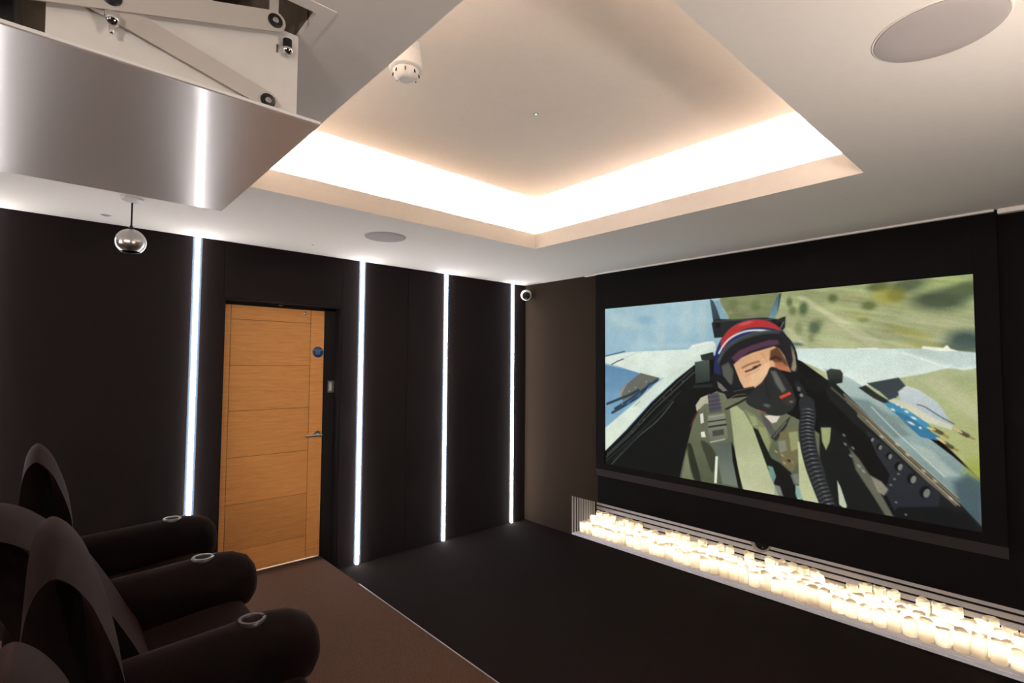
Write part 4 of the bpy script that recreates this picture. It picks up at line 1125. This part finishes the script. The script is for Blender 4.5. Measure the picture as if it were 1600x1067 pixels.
try:
    pm.cycles.emission_sampling = 'NONE'
except Exception:
    pass
me.materials.append(pm)
po = bpy.data.objects.new('picture', me)
COL.objects.link(po)
po.parent = scr
po['label'] = 'lit film picture of a helmeted pilot in a jet cockpit over hills'


# ------------------------------------------------------------------ niche and candles
ni = thing('candle_niche', (0, -2.362, 0), 'long recess lined with pale grooved slats at the foot of the screen wall', 'niche')
def npart(name, bm, m):
    return obj(name, place(bm, 0, -2.362, 0), m, ni)
NF = .016
bm = bmesh.new()
box(bm, .001, ND + .02, NY1 - .02, NY0 + .02, 0.0005, NF - .013)
box(bm, ND + .006, ND + .02, NY1 - .02, NY0 + .02, NF - .005, NZ + .01)
box(bm, .121, ND + .02, NY0 + .006, NY0 + .02, NF - .005, NZ + .01)
box(bm, .121, ND + .02, NY1 - .02, NY1 - .006, NF - .005, NZ + .01)
box(bm, .121, ND + .02, NY1 - .02, NY0 + .02, NZ + .006, NZ + .02)
npart('lining', bm, 'groove')
PT, SW_ = .0370, .0240
for k in range(10):
    x0 = .003 + k * PT
    npart('slat', bbox(x0, x0 + SW_, NY1, NY0, NF - .0132, NF, .001, 1), 'slat')
    npart('slat', bbox(x0, x0 + SW_, NY0 - .001, NY0 + .0065 if x0 > .121 else NY0 - .0002, NF + .001, NZ - .0005, .0005 if x0 < .121 else .001, 1), 'slat')
    npart('slat', bbox(x0, x0 + SW_, NY1 - .0065 if x0 > .121 else NY1 + .0002, NY1 + .001, NF + .001, NZ - .0005, .0005 if x0 < .121 else .001, 1), 'slat')
ys_seam = [NY0, -1.42, -2.55, NY1]
for k in range(10):
    z1 = .254 - (k - 1) * .047
    if z1 < .03:
        continue
    for a, b in zip(ys_seam, ys_seam[1:]):
        npart('slat', bbox(ND, ND + .0065, b + .0007, a - .0007, max(NF, z1 - .033), min(z1, NZ), .001, 1), 'slat')

def candle_mesh(h, seed, r=.0365):
    rnd = random.Random(seed)
    n = 22
    ph, ph2, am = rnd.random() * 6.3, rnd.random() * 6.3, .003 + .003 * rnd.random()
    bm = bmesh.new()
    rec = .012 + .007 * rnd.random()
    prof = [(r, 0, 0), (r, h * .5, 0), (r, h - .012, .6), (r - .0015, h - .002, 1), (r - .004, h, 1), (r - .0065, h - .003, 1), (r - .012, h - rec * .62, .4), (r - .024, h - rec, 0)]
    rings = []
    for (rr, z, k) in prof:
        ring = []
        for i in range(n):
            a = 2 * math.pi * i / n
            dz = am * (math.sin(2 * a + ph) + .6 * math.sin(3 * a + ph2)) * k
            ring.append(bm.verts.new((rr * math.cos(a), rr * math.sin(a), z + dz)))
        rings.append(ring)
    for a, b in zip(rings, rings[1:]):
        for i in range(n):
            bm.faces.new((a[i], a[(i + 1) % n], b[(i + 1) % n], b[i]))
    bm.faces.new(rings[0][::-1])
    bm.faces.new(rings[-1])
    me = bpy.data.meshes.new('candle')
    bm.to_mesh(me)
    bm.free()
    me.materials.append(M['wax'])
    me.polygons.foreach_set('use_smooth', [True] * len(me.polygons))
    return me
SIZES = [('short', .096), ('medium', .120), ('tall', .154)]
CM = {s: [candle_mesh(h, 10 * i + k) for k in range(4)] for i, (s, h) in enumerate(SIZES)}
bm = bmesh.new()
bmesh.ops.create_icosphere(bm, subdivisions=1, radius=.006)
LEDM = bpy.data.meshes.new('led')
bm.to_mesh(LEDM)
bm.free()
LEDM.materials.append(M['cled'])
LEDW = bpy.data.meshes.new('led')
bm = bmesh.new()
bmesh.ops.create_icosphere(bm, subdivisions=1, radius=.0031)
bm.to_mesh(LEDW)
bm.free()
LEDW.materials.append(M['cled'])
rows = [('front', .117), ('second', .193), ('third', .269), ('back', .345)]
def nth(k):
    return '%d%s' % (k, 'th' if 10 <= k % 100 <= 20 else {1: 'st', 2: 'nd', 3: 'rd'}.get(k % 10, 'th'))
rnd = random.Random(21)
for ri, (rn, rx) in enumerate(rows):
    y = NY0 - .052 - (.02 if ri % 2 else 0.0)
    k = 0
    while y > -3.93:
        k += 1
        s = rnd.choices(['short', 'medium', 'tall'], [[.5, .5, 0], [.45, .5, .05], [.25, .6, .15], [.3, .2, .5]][ri])[0]
        hgt = dict(SIZES)[s]
        c = bpy.data.objects.new('candle', rnd.choice(CM[s]))
        c.location = (rx + rnd.uniform(-.001, .001), y, NF + .0003)
        c.rotation_euler = (0, 0, rnd.random() * 6.28)
        COL.objects.link(c)
        tag(c, '%s ivory LED candle, %s from the door end of the %s row' % (s, nth(k), rn), 'candle', 'candles packed in the niche')
        l = bpy.data.objects.new('led', LEDW if ri in (0, 3) else LEDM)
        l.parent = c
        l.location = (0, 0, hgt - (.036 if ri < 3 else .050))
        COL.objects.link(l)
        y -= .0755 + rnd.uniform(0, .005)

# ------------------------------------------------------------------ recliners
def recliner(name, yc, lab, tilt, pivx=-3.80, right_arm=False, fat=1.0):
    """seat facing the screen (+X); yc is the middle of the seat, its arm stands on the door side"""
    t = thing(name, (-3.4, yc, PZ), lab, 'recliner', 'row of recliners')
    P = .775 / 2
    def arm(ya):
        # long round-topped roll with a bulbous front, over a narrower side panel
        bm = bmesh.new()
        n = 20
        rings = []
        secs = [(-.52, .050), (-.50, .085), (-.44, .105), (-.2, .112), (.05, .117), (.18, .122), (.25, .119), (.305, .102), (.336, .066), (.347, .028)]
        for x, r in secs:
            zc = .512 + .022 * (x + .5)
            if x > .2:
                zc -= (x - .2) * .16
            ring = []
            for i in range(n):
                a = 2 * math.pi * i / n
                ring.append(bm.verts.new((x, ya + r * math.cos(a), zc + r * 1.08 * math.sin(a))))
            rings.append(ring)
        for a, b in zip(rings, rings[1:]):
            for i in range(n):
                bm.faces.new((a[i], b[i], b[(i + 1) % n], a[(i + 1) % n]))
        bm.faces.new(rings[0])
        bm.faces.new(rings[-1][::-1])
        bmesh.ops.recalc_face_normals(bm, faces=bm.faces)
        a_o = obj('armrest', bm, 'seat', t, True)
        zt = .512 + .022 * .62 + .117 * 1.08
        ch = obj('cup_holder', lathe([(.030, -.055), (.0, -.055), (.030, -.055), (.031, -.002), (.033, .004), (.043, .005), (.046, .0015), (.046, -.012)], 36, Matrix.Translation((.122, ya, zt + .001)) @ Matrix.Rotation(math.radians(1.5), 4, 'Y')), 'ring', a_o, True)
        obj('well', lathe([(.0, .0004), (.0315, .0004)], 28, Matrix.Translation((.122, ya, zt - .004))), 'blackm', a_o)
        obj('side_panel', bbox(-.46, .255, ya - .088, ya + .088, .03, .50, .03, 3), 'seat', t, True)
    arm(P)
    if right_arm:
        arm(-P)
    W = P - .125
    oc = smooth_poly([(-.30, .28), (.20, .30), (.275, .36), (.27, .44), (.20, .475), (-.1, .45), (-.30, .43)], 5)
    obj('seat_cushion', pillow(oc, -W, W, .05, 5), 'seat', t, True)
    of = smooth_poly([(.17, .05), (.27, .06), (.292, .18), (.285, .31), (.22, .335), (.16, .30)], 5)
    obj('footrest', pillow(of, -W, W, .035, 4), 'seat', t, True)
    obj('base', bbox(-.42, .2, -W, W, .0, .29, .015, 2), 'seat', t)
    # backrest: wedge profile leaning about its foot
    c, s = math.cos(tilt), math.sin(tilt)
    raw = [(-.080, .0), (-.093, .2), (-.097, .5), (-.095, .66), (-.084, .745), (-.058, .785), (-.03, .77), (.0, .725), (.022, .67), (.05, .585), (.068, .50), (.080, .38), (.086, .2), (.075, .02)]
    px = pivx + 3.4
    def lean(p):
        x, z = p
        return (px + x * fat * c - z * s, .385 + x * fat * s + z * c)
    obj('backrest', pillow(smooth_poly(raw, 4), -.262, .262, .08, 8, .05, lean), 'seat', t, True)
    return t
YA = [-.555, -1.335, -2.09, -2.86]
SP = .775
recliner('recliner', YA[0] - SP / 2, 'black padded recliner furthest from the camera, nearest the door wall', math.radians(0), -3.80)
recliner('recliner', YA[1] - SP / 2, 'black padded recliner leaning further back than the others in its row', math.radians(25), -3.585, fat=1.12)
recliner('recliner', YA[2] - SP / 2, 'upright black padded recliner whose big rounded back stands nearest the bottom left corner', math.radians(0), -3.756)
recliner('recliner', YA[3] - SP / 2, 'nearest black recliner, only its dark back showing at the bottom left edge', math.radians(1), -3.79, right_arm=True)

# ------------------------------------------------------------------ projector lift in the ceiling
PZ2 = 2.228
lift = thing('projector_lift', (-3.35, -2.3, PZ2), 'lowered projector lift with brushed metal lid, white side plate and scissor arms', 'projector lift')
def lpart(name, bm, m, parent=None, smooth=False):
    return obj(name, place(bm, -3.35, -2.3, PZ2), m, parent or lift, smooth)
lpart('lid', bbox(-4.56, -3.350, -2.782, -1.806, PZ2, PZ2 + .006, .001, 1), 'alu')
lpart('edge_trim', bbox(-4.56, -3.350, -2.7855, -2.7823, PZ2 + .001, PZ2 + .0085, .0008, 1), 'white')
YP = -2.755
def rrect(x0, x1, z0, z1, r, corners):
    """outline with chosen rounded corners"""
    pts = []
    for (cx, cz, a0, key) in ((x1 - r, z0 + r, -90, 'br'), (x1 - r, z1 - r, 0, 'tr'), (x0 + r, z1 - r, 90, 'tl'), (x0 + r, z0 + r, 180, 'bl')):
        if key in corners:
            for k in range(6):
                a = math.radians(a0 + 18 * k)
                pts.append((cx + r * math.cos(a), cz + r * math.sin(a)))
        else:
            pts.append(({'br': x1, 'tr': x1, 'tl': x0, 'bl': x0}[key], {'br': z0, 'tr': z1, 'tl': z1, 'bl': z0}[key]))
    return pts
sp = [(-3.399, PZ2 + .0075), (-3.399, 2.447), (-3.86, 2.447)]
for k in range(6):
    a = math.radians(0 - 18 * k)
    sp.append((-3.872 + .015 * math.cos(a), 2.252 + .015 * math.sin(a)))
sp += [(-4.40, 2.237), (-4.40, PZ2 + .0075)]
plate = lpart('side_plate', prism(sp, 1, YP, YP + .005), 'plate')
lpart('side_plate', prism([(-3.399, PZ2 + .0075), (-3.399, 2.447), (-4.40, 2.447), (-4.40, PZ2 + .0075)], 1, -1.86, -1.855), 'plate')
lpart('top_bar', bbox(-4.40, -3.86, YP, YP + .005, 2.414, 2.4465), 'plate')
def flat_arm(p, q, wd, y0, y1, round_ends=True):
    p, q = Vector(p), Vector(q)
    d = (q - p).normalized()
    a0 = math.atan2(d.y, d.x)
    r = wd / 2
    pts = []
    for k in range(9):
        a = a0 - math.pi / 2 + math.pi * k / 8
        pts.append((q.x + r * math.cos(a), q.y + r * math.sin(a)))
    for k in range(9):
        a = a0 + math.pi / 2 + math.pi * k / 8
        pts.append((p.x + r * math.cos(a), p.y + r * math.sin(a)))
    pts = [(x, max(z, PZ2 + .0078)) for x, z in pts]
    return prism(pts, 1, y0, y1)
A1a, A1b = (-4.070, 2.2605), (-3.460, 2.4486)
A2a, A2b = (-4.070, 2.420), (-3.4695, 2.2540)
for ys, sgn in ((YP, -1), (-1.855, 1)):
    f = lambda a, b: (ys + sgn * a, ys + sgn * b)
    y0, y1 = sorted(f(.010, .014))
    a2 = lpart('scissor_arm', flat_arm(A2a, A2b, .046, y0, y1), 'arm')
    y0, y1 = sorted(f(.016, .020))
    a1 = lpart('scissor_arm', flat_arm(A1a, A1b, .048, y0, y1), 'arm')
    for (bx, bz), par in ((A1b, a1), (A2b, a2), ((-3.7635, 2.355), a1)):
        yy = ys + sgn * (.0205 if par is a1 else .0145)
        rot = Matrix.Rotation(math.pi / 2 if sgn < 0 else -math.pi / 2, 4, 'X')
        lpart('washer', lathe([(0, 0), (.0165, 0), (.0165, .002), (.0155, .0028), (0, .0028)], 28, Matrix.Translation((bx, yy, bz)) @ rot), 'black', par, True)
        lpart('bolt', lathe([(0, .0028), (.0068, .0028), (.0068, .0045), (.0058, .0055), (.003, .0055), (.0026, .004), (0, .004)], 20, Matrix.Translation((bx, yy, bz)) @ rot), 'steel', par, True)
k2 = lpart('knob', lathe([(0, .0), (.0105, .0), (.0105, -.021), (0, -.021)], 24, Matrix.Translation((-3.428, YP - .011, 2.420))), 'black', None, True)
lpart('knob_tip', lathe([(.0105, -.021), (.0125, -.022), (.0125, -.028), (.008, -.034), (.0045, -.036), (.0045, -.044), (0, -.046)], 24, Matrix.Translation((-3.428, YP - .011, 2.420))), 'chrome', k2, True)
k1 = lpart('knob', lathe([(0, .006), (.013, .004), (.0135, -.006), (.011, -.016), (.006, -.021), (0, -.022)], 28, Matrix.Translation((-3.7615, YP - .0235, 2.316))), 'chrome', None, True)
k1['label'] = 'chrome knob'
lpart('knob_tip', lathe([(.005, -.020), (.005, -.032), (.0035, -.037), (0, -.038)], 20, Matrix.Translation((-3.7615, YP - .0235, 2.316))), 'chrome', k1, True)
lpart('slot', bbox(-3.450, -3.4455, YP - .0012, YP, 2.386, 2.406), 'shaft')
lpart('slot', bbox(-3.672, -3.535, YP - .0012, YP, 2.2355, 2.2405), 'shaft')
lpart('slot', bbox(-3.450, -3.437, YP - .0012, YP, 2.236, 2.240), 'shaft')
# projector body riding on the lid, black, seen through the notch
pj = thing('projector', (-4.10, -2.3, PZ2 + .0075), 'black projector inside the lift, seen past the white side plate', 'projector')
obj('body', bbox(-.28, .20, -.44, .40, .012, .165, .012, 2), 'black', pj)
obj('lens', lathe([(0, 0), (.045, 0), (.045, .03), (.038, .032), (.03, .02), (0, .024)], 28, Matrix.Translation((.20, .1, .09)) @ Matrix.Rotation(math.pi / 2, 4, 'Y')), 'black', pj, True)
for sx in (-.22, .15):
    for sy in (-.34, .32):
        obj('foot', lathe([(0, 0), (.014, 0), (.014, .0125), (0, .0125)], 16, Matrix.Translation((sx, sy, 0))), 'blackm', pj)
# hanger frame joining the arms to the shaft
for ys in (YP - .014, -1.841):
    lpart('hanger', bbox(-4.3, -3.45, ys - .003, ys + .003, 2.60, 2.64), 'arm')
    lpart('hanger', bbox(-4.075, -4.055, ys - .003, ys + .003, 2.40, 2.93), 'arm')
    lpart('hanger', bbox(-3.470, -3.450, ys + (.004 if ys < -2 else -.010), ys + (.010 if ys < -2 else -.004), 2.46, 2.93), 'arm')

# ------------------------------------------------------------------ pendant ball lamp
pl = thing('pendant_lamp', (-3.532, -.715, RM), 'brushed metal ball pendant hanging on a short black cord by the ceiling lift', 'pendant lamp')
obj('ceiling_rose', lathe([(0, 0), (.05, 0), (.048, -.012), (.03, -.022), (.006, -.025), (0, -.025)], 32), 'white', pl, True)
obj('cord', lathe([(.0042, -.02), (.0042, -.142), (.006, -.146), (.010, -.155), (.015, -.161)], 16), 'black', pl, True)
R = .068
prof = [(0, R)] + [(R * math.sin(math.radians(x)), R * math.cos(math.radians(x))) for x in range(8, 141, 6)]
rim = prof[-1]
inner = [(r * .96, z * .96) for r, z in prof[::-1]]
BZ = -.232
obj('shade', lathe(prof + [(rim[0] * .985, rim[1] * .99)], 40, Matrix.Translation((0, 0, BZ))), 'steel', pl, True)
obj('shade_lining', lathe(inner, 40, Matrix.Translation((0, 0, BZ))), 'blackm', pl, True)
obj('bulb', lathe([(0, -.036), (.014, -.033), (.02, -.02), (.014, .0), (.01, .02), (0, .02)], 24, Matrix.Translation((0, 0, BZ))), 'white', pl, True)

# ------------------------------------------------------------------ small ceiling and wall fittings
def speaker(x, y, lab):
    t = thing('ceiling_speaker', (x, y, RM), lab, 'speaker', 'round in-ceiling speakers')
    obj('grille', lathe([(0, -.0055), (.09, -.0055), (.132, -.005), (.1345, -.004), (.1345, 0)], 64), 'grille', t, True)
    obj('rim', lathe([(.1352, 0), (.1352, -.0022), (.1360, -.0026), (.1385, -.0026), (.1395, -.002), (.1400, 0)], 64), 'plaster', t, True)
speaker(-2.17, -3.81, 'round white in-ceiling speaker above the screen side, at the top right')
speaker(-2.164, -.895, 'round white in-ceiling speaker near the light strip right of the door')

sd = thing('smoke_detector', (-2.855, -2.335, ZT), 'white smoke detector on the tray ceiling beside the soffit edge', 'smoke detector')
obj('base', lathe([(0, 0), (.052, 0), (.052, -.012), (.050, -.018), (.054, -.020), (.054, -.026), (.0515, -.030)], 40), 'white', sd, True)
obj('body', lathe([(.0505, -.028), (.054, -.034), (.062, -.085), (.064, -.098), (.058, -.104), (.036, -.106)], 40), 'white', sd, True)
cg = obj('cage', lathe([(.050, -.104), (.043, -.128), (.034, -.138), (.026, -.140), (.024, -.137), (0, -.136)], 40), 'white', sd, True)
for k in range(8):
    a = 2 * math.pi * k / 8 + .2
    bm = bbox(-.002, .002, -.0018, .0018, -.010, .010)
    bmesh.ops.transform(bm, verts=bm.verts, matrix=Matrix.Translation((.0475 * math.cos(a), .0475 * math.sin(a), -.116)) @ Matrix.Rotation(a, 4, 'Z') @ Matrix.Rotation(math.radians(-17), 4, 'Y'))
    obj('vent', bm, 'groove', sd)

gi = thing('indicator_light', (-2.108, -2.285, ZT), 'tiny green indicator light on the tray ceiling', 'indicator light')
obj('lens', lathe([(0, -.004), (.005, -.003), (.007, 0)], 16), 'green', gi, True)
obj('collar', lathe([(.007, 0), (.007, -.0015), (.011, -.001), (.0115, 0)], 20), 'shaft', gi, True)

dl = thing('downlight', (-3.611, -.227, RM), 'small unlit recessed downlight on the soffit above the pendant lamp', 'downlight')
obj('bezel', lathe([(.020, 0), (.021, -.003), (.030, -.003), (.031, 0)], 28), 'white', dl, True)
obj('lamp', lathe([(0, -.0005), (.020, -.0005)], 20), 'steel', dl)
for i, (a, b) in enumerate(((-2.435, -.315), )):
    s_ = thing('ceiling_sensor', (a, b, RM), 'tiny white sensor button on the soffit above the oak door', 'sensor')
    obj('button', lathe([(0, -.005), (.006, -.004), (.008, 0)], 16), 'white', s_, True)

def eye_cam(name, loc, look, R, lab, shell, cat='camera'):
    t = thing(name, loc, lab, cat)
    d = Vector(look).normalized()
    rot = d.to_track_quat('Z', 'Y').to_matrix().to_4x4()
    prof = [(R * math.sin(math.radians(x)), R * math.cos(math.radians(x))) for x in range(180, 45, -7)]
    prof[0] = (0, -R)
    prof += [(R * .70, R * .67)]
    obj('shell', lathe(prof, 36, rot), shell, t, True)
    obj('face', lathe([(R * .715, R * .685), (R * .55, R * .76), (R * .28, R * .82), (0, R * .83)], 32, rot), 'black', t, True)
    obj('sensor_dot', lathe([(0, .004), (.003, .003), (.004, 0)], 12, rot @ Matrix.Translation((0, -R * .46, R * .785))), 'white', t)
    return t
ec = eye_cam('corner_camera', (-.092, -.104, 2.379), (-.62, -.70, -.30), .058, 'white ball camera with black face high in the corner beside the screen', 'white')
bm = lathe([(0, 0), (.022, 0), (.022, .06), (.03, .062), (.03, .070), (0, .07)], 20, Vector((.75, .3, .2)).normalized().to_track_quat('Z', 'Y').to_matrix().to_4x4() @ Matrix.Translation((0, 0, .045)))
obj('bracket', bm, 'white', ec, True)
nc = eye_cam('niche_camera', (.20, -2.372, .318), (-.80, -.5, .22), .070, 'beige ball camera with black face tucked under the top edge of the candle niche', 'beige')
obj('bracket', lathe([(0, 0), (.02, 0), (.02, .03), (0, .03)], 16, Matrix.Translation((0, 0, .012))), 'beige', nc)
